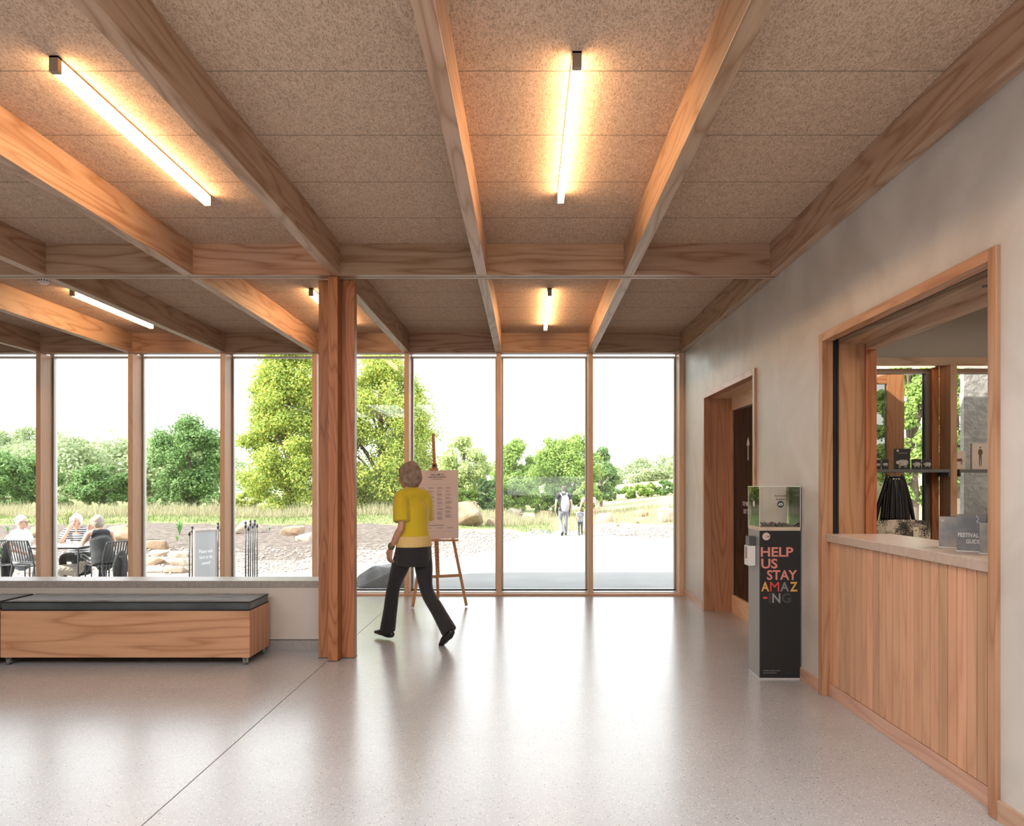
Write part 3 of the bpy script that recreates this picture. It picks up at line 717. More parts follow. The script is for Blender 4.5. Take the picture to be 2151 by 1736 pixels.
TREE_M = {
 'beech': island_mat('beech_leaves', [(.25, .39, .10), (.42, .50, .13), (.16, .29, .08), (.58, .57, .12), (.30, .42, .11)], transl=.45, rough=.55),
 'oak': island_mat('oak_leaves', [(0.191, 0.320, 0.108), (0.297, 0.420, 0.144), (0.159, 0.250, 0.086), (0.371, 0.460, 0.173)], transl=.35, rough=.55),
 'ash': island_mat('ash_leaves', [(0.350, 0.480, 0.130), (0.466, 0.560, 0.187), (0.276, 0.390, 0.108), (0.541, 0.600, 0.202)], transl=.45, rough=.55),
 'pale': island_mat('pale_willow_leaves', [(0.466, 0.550, 0.238), (0.583, 0.640, 0.302), (0.371, 0.460, 0.187)], transl=.4, rough=.55),
 'hill': island_mat('hill_leaves_haze_tinted', [(0.392, 0.460, 0.259), (0.488, 0.540, 0.302), (0.339, 0.400, 0.216), (0.541, 0.570, 0.317)], transl=.3, rough=.7)}  # hill leaves: distance haze put into the paler leaf colours
def tree_mesh(kind, h, rx, base, n, leaf, seed, nclump, shape='round', branches=True):
    cz = (h+base)/2; rz = (h-base)/2
    cl = crown_clumps(0, cz, rx*.86, rz*.90, nclump*2, min(rx, rz)*(.19 if shape == 'cone' else .21), seed, shape)
    fo = leaf_cloud(n, cl, leaf, seed)
    return fo, cl, cz
def tree(name, x, y, kind, h, rx, base, n, leaf, seed, nclump, lab, group, shape='round', parts=True):
    z = tz(x, y); t = thing(name, lab, 'tree', (x, y, z), group=group)
    fo, cl, cz = tree_mesh(kind, h, rx, base, n, leaf, seed, nclump, shape)
    mesh_np('foliage', fo, 4, TREE_M[kind], t)
    bm = bmesh.new(); r_ = random.Random(seed)
    tube(bm, [(0, 0, -.1), (.08, 0, h*.25), (-.05, .1, h*.55), (0, 0, h*.88)], [h*.028, h*.021, h*.013, h*.004], 8)
    for c in r_.sample(cl, min(14, len(cl))):
        z0 = max(min(c[2]-.25*h, h*.6), .12*h)
        tube(bm, [(0, 0, z0), (c[0]*.5, c[1]*.5, (z0+c[2])/2+.03*h), (c[0], c[1], c[2])], [h*.011, h*.007, h*.003], 6)
    obj('trunk', bm, bark, t, True)
    return t
def tree_px(name, px, Y, top, half_px, kind, n, leaf, seed, ncl, lab, group, base=.25, shape='round'):
    x = xatY(px, Y); z = tz(x, Y); h = zatY(top, Y)-z
    return tree(name, x, Y, kind, h, half_px*Y/F_PX, base, n, leaf, seed, ncl, lab, group, shape)
G = 'trees beyond the lawn'
tree_px('beech_tree', 606, 38, 672, 122, 'beech', 80000, .072, 1, 80, 'tall yellow-green beech standing just left of the column', G, -.9, 'cone')
tree_px('beech_tree', 800, 40, 690, 145, 'beech', 80000, .072, 2, 80, 'tall beech standing between the column and the menu easel', G, -.9, 'cone')
tree_px('oak_tree', 398, 44, 870, 84, 'oak', 22000, .095, 3, 60, 'darker spreading oak seen in the pane left of the beeches', G, .1)
tree_px('shrubby_tree', 208, 42, 972, 72, 'oak', 15000, .09, 4, 40, 'round bushy tree behind the seated women', G, .0)
tree_px('shrubby_tree', 40, 43, 938, 92, 'oak', 17000, .09, 5, 44, 'bushy tree behind the man in the white shirt', G, .0)
tree_px('shrubby_tree', -90, 44, 900, 90, 'oak', 10000, .10, 6, 36, 'bushy tree just past the left edge of the view', G, .0)
tree_px('willow_tree', 975, 52, 912, 58, 'pale', 16000, .10, 7, 40, 'pale willow between the easel and the second mullion', 'trees beyond the path', .1)
tree_px('ash_tree', 1085, 50, 922, 62, 'ash', 17000, .10, 8, 44, 'bright green tree right of the second mullion', 'trees beyond the path', .1)
tree_px('ash_tree', 1192, 46, 905, 78, 'ash', 21000, .095, 9, 46, 'broad bright tree with spreading limbs behind the walking man', 'trees beyond the path', .6)
tree_px('oak_tree', 1262, 54, 938, 38, 'oak', 10000, .10, 10, 30, 'narrow dark tree right of the third mullion', 'trees beyond the path', .1)
for i, (px, top, hw) in enumerate(((1028, 1000, 34), (1078, 1008, 36), (1130, 1018, 34), (1180, 1012, 34), (1232, 1008, 34), (980, 1022, 34), (1282, 1018, 26), (1318, 1022, 24), (1356, 1012, 26), (1396, 1008, 26), (1436, 1004, 28))):
    nm = ['third', 'fourth', 'fifth', 'sixth', 'seventh', 'second', 'eighth', 'ninth', 'tenth', 'eleventh', 'twelfth'][i]
    tree_px('shrub', px, 44 if px < 1250 else 62, top, hw, 'ash' if i % 3 else 'oak', 5000, .08 if px < 1250 else .12, 30+i, 16, nm+' shrub from the left in the low belt along the far field edge', 'low shrubs along the field edge', .0)
for i, (px, top, hw) in enumerate(((330, 1040, 26), (450, 1034, 30), (120, 1040, 30), (520, 1030, 34), (700, 1020, 34))):
    tree_px('shrub', px, 40, top, hw, 'oak' if i < 3 else 'beech', 4000, .075, 50+i, 12, ['third', 'fourth', 'second', 'fifth', 'sixth'][i]+' low shrub from the left at the foot of the left trees', 'low shrubs at the foot of the left trees', .0)
# wooded hills far off
hills = mat('wooded_hill_ground', (.20, .27, .14), .95)
def hill_z(X, Y):
    z = S01(80, 190, Y)*(9.5*np.clip((-np.asarray(X)-40)/90, 0, 1.3)*(1+.06*np.sin(X*.09)) + 1.0*S01(4, 30, X)*(1-.5*S01(30, 60, X)))
    return z-.2
hx = np.arange(-200, 140, 6.); hy = np.arange(70, 260, 6.); HX, HYY = np.meshgrid(hx, hy); HZZ = hill_z(HX, HYY)
idx = np.arange(len(hx)*len(hy)).reshape(len(hy), len(hx))
f = np.stack([idx[:-1, :-1], idx[:-1, 1:], idx[1:, 1:], idx[1:, :-1]], -1).reshape(-1, 4)
o = mesh_np('hills', np.stack([HX, HYY, HZZ], -1).reshape(-1, 3), f, hills, None, True); tag(o, 'distant wooded hills on the skyline', 'hill', None, 'structure')
protos = []
for s_ in range(3):
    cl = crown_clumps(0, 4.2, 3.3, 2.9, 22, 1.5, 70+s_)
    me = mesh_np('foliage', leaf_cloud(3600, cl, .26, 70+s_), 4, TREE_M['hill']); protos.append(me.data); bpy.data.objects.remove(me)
r_ = random.Random(3); k = 0
trees_far = []
for row, Y in enumerate((78, 92, 108, 126, 146, 168, 190)):
    px = -60 + r_.uniform(0, 20)
    while px < 480:
        trees_far.append((xatY(px, Y), Y+r_.uniform(-4, 4), 'left')); px += r_.uniform(5.2, 7.2)*F_PX/Y
    px = 1275+r_.uniform(0, 20)
    while px < 1445:
        if Y > 140: trees_far.append((xatY(px, Y), Y+r_.uniform(-4, 4), 'right'))
        px += r_.uniform(5.2, 7.2)*F_PX/Y
for (x, y, sd_) in trees_far:
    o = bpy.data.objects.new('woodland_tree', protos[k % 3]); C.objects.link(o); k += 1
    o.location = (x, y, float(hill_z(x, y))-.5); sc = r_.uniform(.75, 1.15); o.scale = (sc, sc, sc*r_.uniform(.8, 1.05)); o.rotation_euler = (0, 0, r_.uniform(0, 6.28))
    tag(o, 'haze-tinted green tree in the wood covering the distant hill at '+sd_, 'tree', 'woodland on the distant hill at '+sd_)
# trees and ground seen through the shop window
tree_px('ash_tree', 1915, 24, 690, 78, 'ash', 26000, .07, 91, 50, 'leafy tree seen through the left pane of the shop window', None, .6)
tree_px('ash_tree', 2010, 27, 660, 70, 'ash', 18000, .08, 92, 44, 'leafy tree seen through the right pane of the shop window', None, .6)
# ================================================================ PEOPLE
def remesh(bm, name, m, parent, voxel, smooth=4, mats=None):
    bmesh.ops.recalc_face_normals(bm, faces=bm.faces)
    me = bpy.data.meshes.new('tmp'); bm.to_mesh(me); bm.free()
    ob = bpy.data.objects.new('tmp', me); C.objects.link(ob)
    md = ob.modifiers.new('r', 'REMESH'); md.mode = 'VOXEL'; md.voxel_size = voxel; md.use_smooth_shade = True
    if smooth:
        ms = ob.modifiers.new('s', 'SMOOTH'); ms.iterations = smooth; ms.factor = .5
    dg = bpy.context.evaluated_depsgraph_get(); out = bpy.data.meshes.new_from_object(ob.evaluated_get(dg))
    bpy.data.objects.remove(ob); bpy.data.meshes.remove(me); out.materials.clear()
    return obj(name, out, m, parent, True)
V_ = Vector
def lerp(a, b, t): return V_(a)*(1-t)+V_(b)*t
def hand(bm, w_, d, pn, side, curl=.35, sc=1.0):
    """palm from wrist w_ along d; palm normal pn (fingers curl towards it); side = thumb side"""
    w_ = V_(w_); d = V_(d).normalized(); pn = V_(pn); pn = (pn-d*pn.dot(d)).normalized(); s = d.cross(pn)
    if s.dot(V_(side)) < 0: s = -s
    tube(bm, [w_-d*.02, w_+d*.035, w_+d*.088*sc], [(.026*sc, .019*sc), (.038*sc, .015*sc), (.039*sc, .012*sc)], 10, side=s, sub=2)
    for i, (o_, L) in enumerate(((.029, .072), (.010, .080), (-.010, .074), (-.028, .058))):
        b0 = w_+d*(.082-.004*abs(i-1))*sc+s*o_*sc; L *= sc
        c1 = curl*(1+.12*i); p1 = b0+(d*math.cos(c1)+pn*math.sin(c1))*L*.42; c2 = c1*2.1
        p2 = p1+(d*math.cos(c2)+pn*math.sin(c2))*L*.33; c3 = c1*2.9; p3 = p2+(d*math.cos(c3)+pn*math.sin(c3))*L*.25
        tube(bm, [b0-d*.012, p1, p2, p3], [.0092*sc, .0085*sc, .0078*sc, .0065*sc], 8, sub=2)
    t0 = w_+d*.028*sc+s*.028*sc; t1 = t0+(d*.62+s*.7+pn*.25).normalized()*.034*sc; t2 = t1+(d*.9+s*.25+pn*.35).normalized()*.030*sc
    tube(bm, [w_+d*.012, t0, t1, t2], [.012*sc, .0115*sc, .0095*sc, .0075*sc], 8, sub=2)
def head_parts(bm, hc, f, u, k=1.0):
    f = V_(f).normalized(); u = V_(u); u = (u-f*u.dot(f)).normalized(); r = f.cross(u)
    M = Matrix((r, f, u)).transposed().to_4x4()
    ball(bm, hc+u*.018*k-f*.006*k, (.074*k, .094*k, .098*k), M, 20, 14)
    tube(bm, [hc+f*.02*k-u*.02*k, hc+f*.058*k-u*.070*k, hc+f*.068*k-u*.092*k], [(.060*k, .062*k), (.046*k, .034*k), (.026*k, .018*k)], 12, side=r)
    tube(bm, [hc+f*.082*k+u*.016*k, hc+f*.100*k-u*.012*k, hc+f*.106*k-u*.026*k, hc+f*.088*k-u*.030*k], [.009*k, .011*k, .013*k, .010*k], 8)
    for sgn in (-1, 1):
        ball(bm, hc+r*sgn*.074*k-f*.004*k-u*.006*k, (.009*k, .019*k, .030*k), M, 10, 8)
        ball(bm, hc+f*.066*k+r*sgn*.036*k-u*.022*k, (.022*k, .02*k, .02*k), M, 10, 8)
    return f, u, r, M
def face_details(t, hc, f, u, r, M, k, glasses=False):
    for sgn in (-1, 1):
        e = bmesh.new(); ball(e, hc+f*.082*k+r*sgn*.031*k+u*.008*k, (.0125*k, .009*k, .007*k), M, 10, 8)
        obj('eye', e, mat('dark_eye', (.05, .04, .035), .2), t, True)
    e = bmesh.new(); ball(e, hc+f*.096*k-u*.052*k, (.023*k, .008*k, .0075*k), M, 12, 8)
    obj('mouth', e, mat('lips', (.52, .22, .19), .5), t, True)
    if glasses:
        e = bmesh.new()
        for sgn in (-1, 1):
            c = hc+f*.104*k+r*sgn*.033*k+u*.008*k
            pts = [c+r*.026*k*math.cos(a)+u*.019*k*math.sin(a) for a in [i*PI/6 for i in range(13)]]
            tube(e, pts, .0028*k, 6, sub=1, caps=False)
            bar(e, c+r*sgn*.024*k, hc+r*sgn*.078*k-f*.01*k+u*.006*k, .0026*k, 6)
        bar(e, hc+f*.105*k-r*.008*k+u*.012*k, hc+f*.105*k+r*.008*k+u*.012*k, .0028*k, 6)
        obj('glasses', e, mat('dark_spectacles', (.05, .04, .04), .3), t)
def person(lab, loc, rz, J, look, skin, top, bottom, shoes, hair, k=1.0, sleeve=.5, vox=.0085, group=None, glasses=False, female=True,
           hands=None, skirt=None, tophem=None, hairstyle='short', up=(0, 0, 1), bell=0.0, loose=.0, sc=1.0, curlL=.35, curlR=.35, extra=None, vneck=0.0, slim=1.0, leg_len=.97):
    """J: joints in the person's own frame (x right, y forward, z up)"""
    t = thing('person', lab, 'person', loc, rz, group); t.scale = (sc, sc, sc)
    J = {a: V_(b_) for a, b_ in J.items()}
    fat = (1.0 if female else 1.10)*slim
    pel, che, nek, hd = J['pelvis'], J['chest'], J['neck'], J['head']
    sR = (J['shR']-J['shL']).normalized(); hR = (J['hipR']-J['hipL']).normalized()
    wst = lerp(pel, che, .45)
    b_ = bmesh.new()
    # torso, neck, head, limbs as one surface
    tube(b_, [pel-(che-pel)*.12, pel, wst, che, lerp(che, nek, .62)], [(.13, .095), (.155*fat, .115*fat), (.125*fat, .092*fat), (.150*fat, .105*fat), (.095, .062)], 20, side=sR)
    tube(b_, [J['shL'], lerp(J['shL'], J['shR'], .5)+(nek-che)*.12, J['shR']], [.050*fat, .062, .050*fat], 12)
    tube(b_, [lerp(che, nek, .8), nek, lerp(nek, hd, .55)], [.062, .050*fat, .050*fat], 12)
    f, u, r, M = head_parts(b_, hd, look, up, 1.0)
    for s_ in 'LR':
        sh, el, wr_ = J['sh'+s_], J['el'+s_], J['wr'+s_]
        tube(b_, [sh, lerp(sh, el, .35), el, lerp(el, wr_, .3), wr_], [.046*fat, .043*fat, .035*fat, .037*fat, .024*fat], 12)
        hd_ = J.get('hand'+s_, (wr_-el).normalized()); hp = J.get('palm'+s_, V_((1 if s_ == 'L' else -1, 0, 0))); th = J.get('thumb'+s_, V_((0, 1, 0)))
        hand(b_, wr_, hd_, hp, th, curlL if s_ == 'L' else curlR)
        hi, kn, an, to = J['hip'+s_], J['kn'+s_], J['an'+s_], J['toe'+s_]
        tube(b_, [hi, lerp(hi, kn, .4), kn, lerp(kn, an, .35), an], [.088, .078, .052, .050, .034], 12)
        tube(b_, [an-(to-an).normalized()*.03-V_((0, 0, .04)), lerp(an, to, .5)-V_((0, 0, .03)), to-V_((0, 0, .02))], [(.030, .03), (.036, .026), (.028, .014)], 10, side=hR)
    body = remesh(b_, 'body', skin, t, vox, 3)
    face_details(t, hd, f, u, r, M, 1.0, glasses)
    # top
    b_ = bmesh.new(); g = .012+loose
    hem = tophem if tophem is not None else .10
    d0 = (pel-che).normalized()
    tube(b_, [pel+d0*hem, pel, wst, che, lerp(che, nek, .55-vneck)], [(.155*fat+g+loose, .118*fat+g+loose), (.155*fat+g+loose*.8, .118*fat+g+loose*.6), (.130*fat+g+loose, .098*fat+g+loose), (.152*fat+g, .110*fat+g), (.098, .066)], 22, side=sR, caps=False)
    if sleeve > 0: tube(b_, [J['shL'], lerp(J['shL'], J['shR'], .5)+(nek-che)*.08, J['shR']], [.052*fat+g*.6, .062+g*.5, .052*fat+g*.6], 12)
    else: tube(b_, [lerp(J['shL'], J['shR'], .20), lerp(J['shL'], J['shR'], .5)+(nek-che)*.02, lerp(J['shL'], J['shR'], .80)], [.068, .078, .068], 12)
    for s_ in 'LR':
        sh, el, wr_ = J['sh'+s_], J['el'+s_], J['wr'+s_]
        if sleeve > 0:
            if sleeve <= 1: tube(b_, [sh, lerp(sh, el, sleeve*.5), lerp(sh, el, sleeve)], [.052*fat+g*.7, .050*fat+g+loose*1.2, .048*fat+g+loose*1.2], 12, caps=False)
            else: tube(b_, [sh, lerp(sh, el, .5), el, lerp(el, wr_, sleeve-1)], [.052*fat+g*.7, .050*fat+g+loose, .044*fat+g+loose, .042*fat+g+loose], 12, caps=False)
    remesh(b_, 'top', top, t, .011, 4)
    # trousers or skirt
    if bottom is not None:
        b_ = bmesh.new()
        tube(b_, [pel-d0*.06, pel, pel+d0*.10], [(.148*fat, .112*fat), (.168*fat, .128*fat), (.150*fat, .115*fat)], 20, side=hR)
        for s_ in 'LR':
            hi, kn, an = J['hip'+s_], J['kn'+s_], J['an'+s_]
            e_ = lerp(kn, an, leg_len)
            tube(b_, [hi, lerp(hi, kn, .4), kn, lerp(kn, an, .5), e_], [.097, .086, .062, .057+bell*.35, .050+bell], 14, caps=False)
        remesh(b_, 'trousers', bottom, t, .011, 3)
    for s_ in 'LR':
        an, to = J['an'+s_], J['toe'+s_]; fd = (to-an).normalized()
        b_ = bmesh.new()
        tube(b_, [an-fd*.05+V_((0, 0, -.048)), an+V_((0, 0, -.036)), lerp(an, to, .55)+V_((0, 0, -.026)), to+fd*.02+V_((0, 0, -.022))], [(.034, .036), (.040, .046), (.046, .034), (.034, .020)], 12, side=hR)
        remesh(b_, 'shoe', shoes, t, .008, 2)
    # hair
    b_ = bmesh.new()
    ball(b_, hd-f*.022+u*.040, (.086, .096, .088), M, 20, 14)
    if hairstyle in ('bob', 'full'):
        w2 = .092 if hairstyle == 'full' else .086
        tube(b_, [hd-f*.045+u*.04, hd-f*.055-u*.03, hd-f*.045-u*.085], [(w2+.006, .072), (w2, .066), (.070, .045)], 16, side=r)
        for sgn in (-1, 1): tube(b_, [hd+r*sgn*.074+u*.05+f*.03, hd+r*sgn*.085-u*.02+f*.01, hd+r*sgn*.074-u*.07-f*.01], [.026, .028, .018], 10)
    else:
        tube(b_, [hd-f*.05+u*.03, hd-f*.062-u*.03, hd-f*.05-u*.055], [(.076, .05), (.070, .042), (.055, .025)], 14, side=r)
    rs = random.Random(int(hd.x*1000)+5)
    for i in range(26 if hairstyle != 'short' else 10):
        a = rs.uniform(0, 6.28); e = rs.uniform(.1, 1.4)
        d = r*math.cos(a)*math.cos(e)+(-abs(math.sin(a))*f*.9*math.cos(e))+u*math.sin(e)
        ball(b_, hd-f*.022+u*.036+d*.082, .020, None, 8, 6)
    remesh(b_, 'hair', hair, t, .008, 2)
    return t, J

skinm = mat('skin', (.62, .37, .27), .55, spec=.35)
skin_tan = mat('tanned_skin', (.55, .30, .20), .55, spec=.35)
yellow = mat('mustard_yellow_knit', (.62, .46, .012), .85, bump=(40, .3), sheen=.3)
peach = mat('light_yellow_underlayer', (.72, .52, .20), .85, bump=(40, .3))
blackc = mat('black_cloth', (.016, .016, .018), .85, bump=(30, .35), sheen=.2)
shoe_bk = mat('black_leather_shoe', (.014, .013, .013), .35)
hair_g = mat('greying_brown_hair', (.20, .125, .075), .7, var=(24, (.34, .26, .20), 1), bump=(60, .8))
hair_w = mat('white_hair', (.72, .69, .66), .7, bump=(60, .8))
hair_b = mat('ash_blonde_hair', (.48, .40, .32), .7, var=(25, (.32, .26, .21), 1), bump=(60, .9))
hair_d = mat('dark_brown_hair', (.08, .055, .04), .7, bump=(60, .8))
whitec = mat('white_cotton', (.72, .72, .71), .85, bump=(18, .3))
greyc = mat('grey_trouser_cloth', (.20, .21, .23), .85, bump=(18, .3))
def stripes(name, c1, c2, freq, duty=.5, axis='Z', wob=.15):
    m = bpy.data.materials.new(name); m.use_nodes = True; n = m.node_tree.nodes; l = m.node_tree.links; p = n['Principled BSDF']
    t = n.new('ShaderNodeTexCoord'); s_ = n.new('ShaderNodeSeparateXYZ'); ns = n.new('ShaderNodeTexNoise'); ns.inputs['Scale'].default_value = 4
    l.new(t.outputs['Object'], s_.inputs[0]); l.new(t.outputs['Object'], ns.inputs['Vector'])
    v = math_n(n, l, 'MULTIPLY_ADD', s_.outputs[axis], freq, math_n(n, l, 'MULTIPLY', ns.outputs[0], wob*freq*.1))
    g = math_n(n, l, 'GREATER_THAN', math_n(n, l, 'FRACT', v), duty)
    mx = n.new('ShaderNodeMix'); mx.data_type = 'RGBA'; l.new(g, mx.inputs[0]); mx.inputs[6].default_value = (*c1, 1); mx.inputs[7].default_value = (*c2, 1)
    l.new(mx.outputs[2], p.inputs['Base Color']); p.inputs['Roughness'].default_value = .85; MATS[name] = m; return m

# 1. woman in yellow walking through the room
JW = dict(pelvis=(0, 0, .93), chest=(.01, .02, 1.22), neck=(.01, .035, 1.405), head=(-.005, .065, 1.530),
    shL=(-.128, .03, 1.345), shR=(.132, .0, 1.345), elL=(-.172, -.03, 1.075), elR=(.185, .05, 1.08), wrL=(-.20, .085, .865), wrR=(.16, .15, 1.0),
    handL=V_((-.02, .25, -.96)), palmL=V_((1, 0, 0)), thumbL=V_((0, 1, 0)), handR=V_((-.5, .2, .3)), palmR=V_((0, -.6, -.8)), thumbR=V_((0, 0, 1)),
    hipL=(-.085, .0, .88), hipR=(.085, .0, .88), knL=(-.075, .20, .50), anL=(-.065, .30, .095), toeL=(-.07, .44, .075),
    knR=(.085, -.08, .475), anR=(.085, -.375, .145), toeR=(.085, -.29, .045))
t, J = person('woman in a mustard yellow top and black flared trousers, walking left past the easel', (-1.035, 6.86, .0), math.atan2(.66, -.75)-PI/2+.0,
    JW, (-.30, .94, -.12), skin_tan, yellow, blackc, shoe_bk, hair_g, sleeve=.86, loose=.009, tophem=.03, bell=.024, hairstyle='full', slim=.88, leg_len=1.03)
b_ = bmesh.new(); pel = J['pelvis']
tube(b_, [pel+V_((0, .01, -.215)), pel+V_((0, 0, -.11)), pel+V_((0, 0, -.03))], [(.176, .138), (.180, .139), (.168, .130)], 22, side=(1, 0, 0), caps=False)
remesh(b_, 'tunic_skirt', blackc, t, .011, 3)
b_ = bmesh.new(); tube(b_, [pel+V_((0, 0, -.05)), pel+V_((0, 0, .05))], [(.183, .144), (.166, .130)], 22, side=(1, 0, 0), sub=1, caps=False)
remesh(b_, 'under_layer', peach, t, .011, 3)
b_ = bmesh.new(); tube(b_, [V_(J['wrL'])+V_((0, -.008, .018)), V_(J['wrL'])+V_((0, -.012, .032))], [.031, .032], 14, sub=1)
obj('bracelet', b_, mat('brown_bracelet', (.16, .12, .05), .4), t, True)

# ---------------------------------------------------------------- terrace furniture and the people seated there
chair_m = mat('dark_grey_powder_coat', (.055, .055, .058), .45, .2)
def terrace_chair(lab, x, y, rz, group='dark slatted metal terrace chairs'):
    """faces +y in its own frame"""
    t = thing('terrace_chair', lab, 'chair', (x, y, tz(x, y)), rz, group)
    for sx in (-1, 1):
        b_ = bmesh.new(); tube(b_, [(sx*.225, .22, 0), (sx*.215, .20, .435)], [.012, .012], 8, sub=1); obj('leg', b_, chair_m, t, True)
        b_ = bmesh.new(); tube(b_, [(sx*.225, -.27, 0), (sx*.215, -.20, .42)], [.012, .012], 8, sub=1); obj('leg', b_, chair_m, t, True)
    b_ = bmesh.new(); tube(b_, [(-.215, .20, .44), (.215, .20, .44), (.215, -.20, .42), (-.215, -.20, .42), (-.215, .20, .44)], [.012]*5, 8, sub=1); obj('seat_frame', b_, chair_m, t, True)
    b_ = bmesh.new()
    for i in range(8):
        x0 = -.19+i*.0515; box(b_, x0, x0+.034, -.19, .19, .440, .448)
    obj('seat', b_, chair_m, t)
    b_ = bmesh.new(); tube(b_, [(-.215, -.20, .42), (-.222, -.245, .62), (-.20, -.292, .80), (-.16, -.300, .825), (.16, -.300, .825), (.20, -.292, .80), (.222, -.245, .62), (.215, -.20, .42)], [.012]*8, 8, sub=2); obj('back_frame', b_, chair_m, t, True)
    b_ = bmesh.new()
    for i in range(8):
        x0 = -.175+i*.050; tube(b_, [(x0, -.225, .50), (x0, -.262, .66), (x0, -.298, .82)], [(.015, .004)]*3, 6, side=(1, 0, 0), sub=2)
    tube(b_, [(-.215, -.222, .49), (.215, -.222, .49)], [.008, .008], 6, sub=1)
    obj('backrest', b_, chair_m, t, True)
    return t
terrace_chair('empty slatted chair with its back to the window, in front of the man in white', xatY(72, 12.1), 12.1, -.25)
terrace_chair('slatted chair under the man in the white shirt, a dark jacket over its back', xatY(40, 13.0), 13.0, -PI/2+.12)
terrace_chair('slatted chair under the woman in the black top, turned side on', xatY(222, 12.85), 12.85, 1.15)
terrace_chair('slatted chair under the woman in the striped top', xatY(172, 13.75), 13.75, -2.9)
tx, ty = -7.98, 13.0
t = thing('cafe_table', 'pale topped metal cafe table between the seated people', 'table', (tx, ty, tz(tx, ty)))
obj('table_top', boxes((-.46, .42, -.36, .36, .735, .755)), mat('pale_table_top', (.62, .61, .60), .35), t, bevel=.004)
b_ = bmesh.new(); tube(b_, [(-.43, -.33, .722), (.39, -.33, .722), (.39, .33, .722), (-.43, .33, .722), (-.43, -.33, .722)], [.012]*5, 8, sub=1); obj('apron_frame', b_, chair_m, t, True)
for (a, c) in ((-.43, -.33), (.39, -.33), (.39, .33), (-.43, .33)):
    b_ = bmesh.new(); tube(b_, [(a, c, 0), (a, c, .715)], [.013, .013], 8, sub=1); obj('leg', b_, chair_m, t, True)
tzz = tz(tx, ty)+.756
for i, (a, c, h_, r_) in enumerate(((.10, -.12, .10, .028), (.17, -.05, .07, .034), (.03, -.02, .085, .03), (.10, .08, .06, .035))):
    b_ = bmesh.new(); bmesh.ops.create_cone(b_, cap_ends=True, segments=16, radius1=r_*.8, radius2=r_, depth=h_, matrix=Matrix.Translation((0, 0, h_/2)))
    cp = obj('cup', b_, mat('white_crockery', (.78, .78, .76), .25), None, True); cp.location = (tx+a, ty+c, tzz)
    tag(cp, ['tall white cup nearest the window on the cafe table', 'wide white cup at the right of the cafe table', 'white cup at the left of the group on the cafe table', 'low white cup at the back of the group on the cafe table'][i], 'cup', 'white cups on the cafe table')

def seated(lean=0.0, armL=None, armR=None, kneesx=.10, legs=None, tw=0.0):
    z0 = .50
    c = math.sin(lean)*.30
    J = dict(pelvis=(0, 0, z0+.06), chest=(0, c, z0+.36), neck=(0, c*1.5+.01, z0+.545), head=(0, c*1.75+.045, z0+.675),
        shL=(-.175, c*1.25, z0+.49), shR=(.175, c*1.25, z0+.49),
        hipL=(-.09, .02, z0+.03), hipR=(.09, .02, z0+.03), knL=(-kneesx-.02, .42, z0+.03), knR=(kneesx+.02, .42, z0+.03),
        anL=(-kneesx, .44, .09), anR=(kneesx, .44, .09), toeL=(-kneesx-.02, .60, .05), toeR=(kneesx+.02, .60, .05))
    J.update(armL or {}); J.update(armR or {}); J.update(legs or {}); return J
# 2 man in white T-shirt
px_, py_ = xatY(46, 13.0), 13.0
JM = seated(-.08, dict(elL=(-.29, .00, .74), wrL=(-.20, .22, .66), handL=V_((.5, .8, -.1)), palmL=V_((0, 0, -1)), thumbL=V_((1, 0, 0))),
            dict(elR=(.28, -.04, .74), wrR=(.20, .20, .64), handR=V_((-.3, .9, -.2)), palmR=V_((0, 0, -1)), thumbR=V_((-1, 0, 0))))
person('white haired man in a white T-shirt and dark glasses, seated at the terrace table', (px_, py_, tz(px_, py_)-.03), -PI/2+.12, JM, (.12, 1, -.02), skinm, whitec, greyc, shoe_bk, hair_w, female=False, sleeve=.62, loose=.008, glasses=True, vox=.010)
# 3 woman in striped top, facing the window
px_, py_ = xatY(171, 13.7), 13.62
JS = seated(.18, dict(elL=(-.24, .20, .76), wrL=(-.08, .36, .80), handL=V_((.8, .4, .2)), palmL=V_((0, 0, -1)), thumbL=V_((0, -1, 0))),
            dict(elR=(.20, .26, .80), wrR=(.08, .30, 1.02), handR=V_((-.35, -.1, .9)), palmR=V_((0, -1, 0)), thumbR=V_((-1, 0, 0))))
person('woman with short white hair in a striped top, chin on hand at the table', (px_, py_, tz(px_, py_)-.03), -2.9, JS, (.15, 1, -.08), skinm, stripes('navy_white_stripes', (.66, .66, .66), (.06, .06, .075), 26), blackc, shoe_bk, hair_w, sleeve=.75, loose=.006, hairstyle='bob', vox=.010)
# 4 woman in black top, seen from behind
px_, py_ = xatY(214, 12.75), 12.80
JB = seated(.34, dict(elL=(-.20, .34, .80), wrL=(-.05, .42, 1.03), handL=V_((.2, -.05, .95)), palmL=V_((0, -1, 0)), thumbL=V_((1, 0, 0))),
            dict(elR=(.26, .16, .78), wrR=(.10, .36, .80), handR=V_((-.8, .5, .1)), palmR=V_((0, 0, -1)), thumbR=V_((0, 1, 0))),
            legs=dict(knR=(.18, .38, .56), anR=(.12, .30, .14), toeR=(.13, .44, .06), knL=(-.12, .42, .60), anL=(.02, .62, .32), toeL=(-.02, .76, .26)))
person('woman with wavy grey blonde hair in a black sleeveless top, seen from behind', (px_, py_, tz(px_, py_)-.03), .95, JB, (.05, 1, -.10), skinm, blackc, stripes('pinstripe_trousers', (.030, .030, .032), (.45, .45, .45), 18, .88, 'X'), shoe_bk, hair_b, sleeve=0, loose=.016, hairstyle='full', tophem=.10, bell=.02, vox=.010)
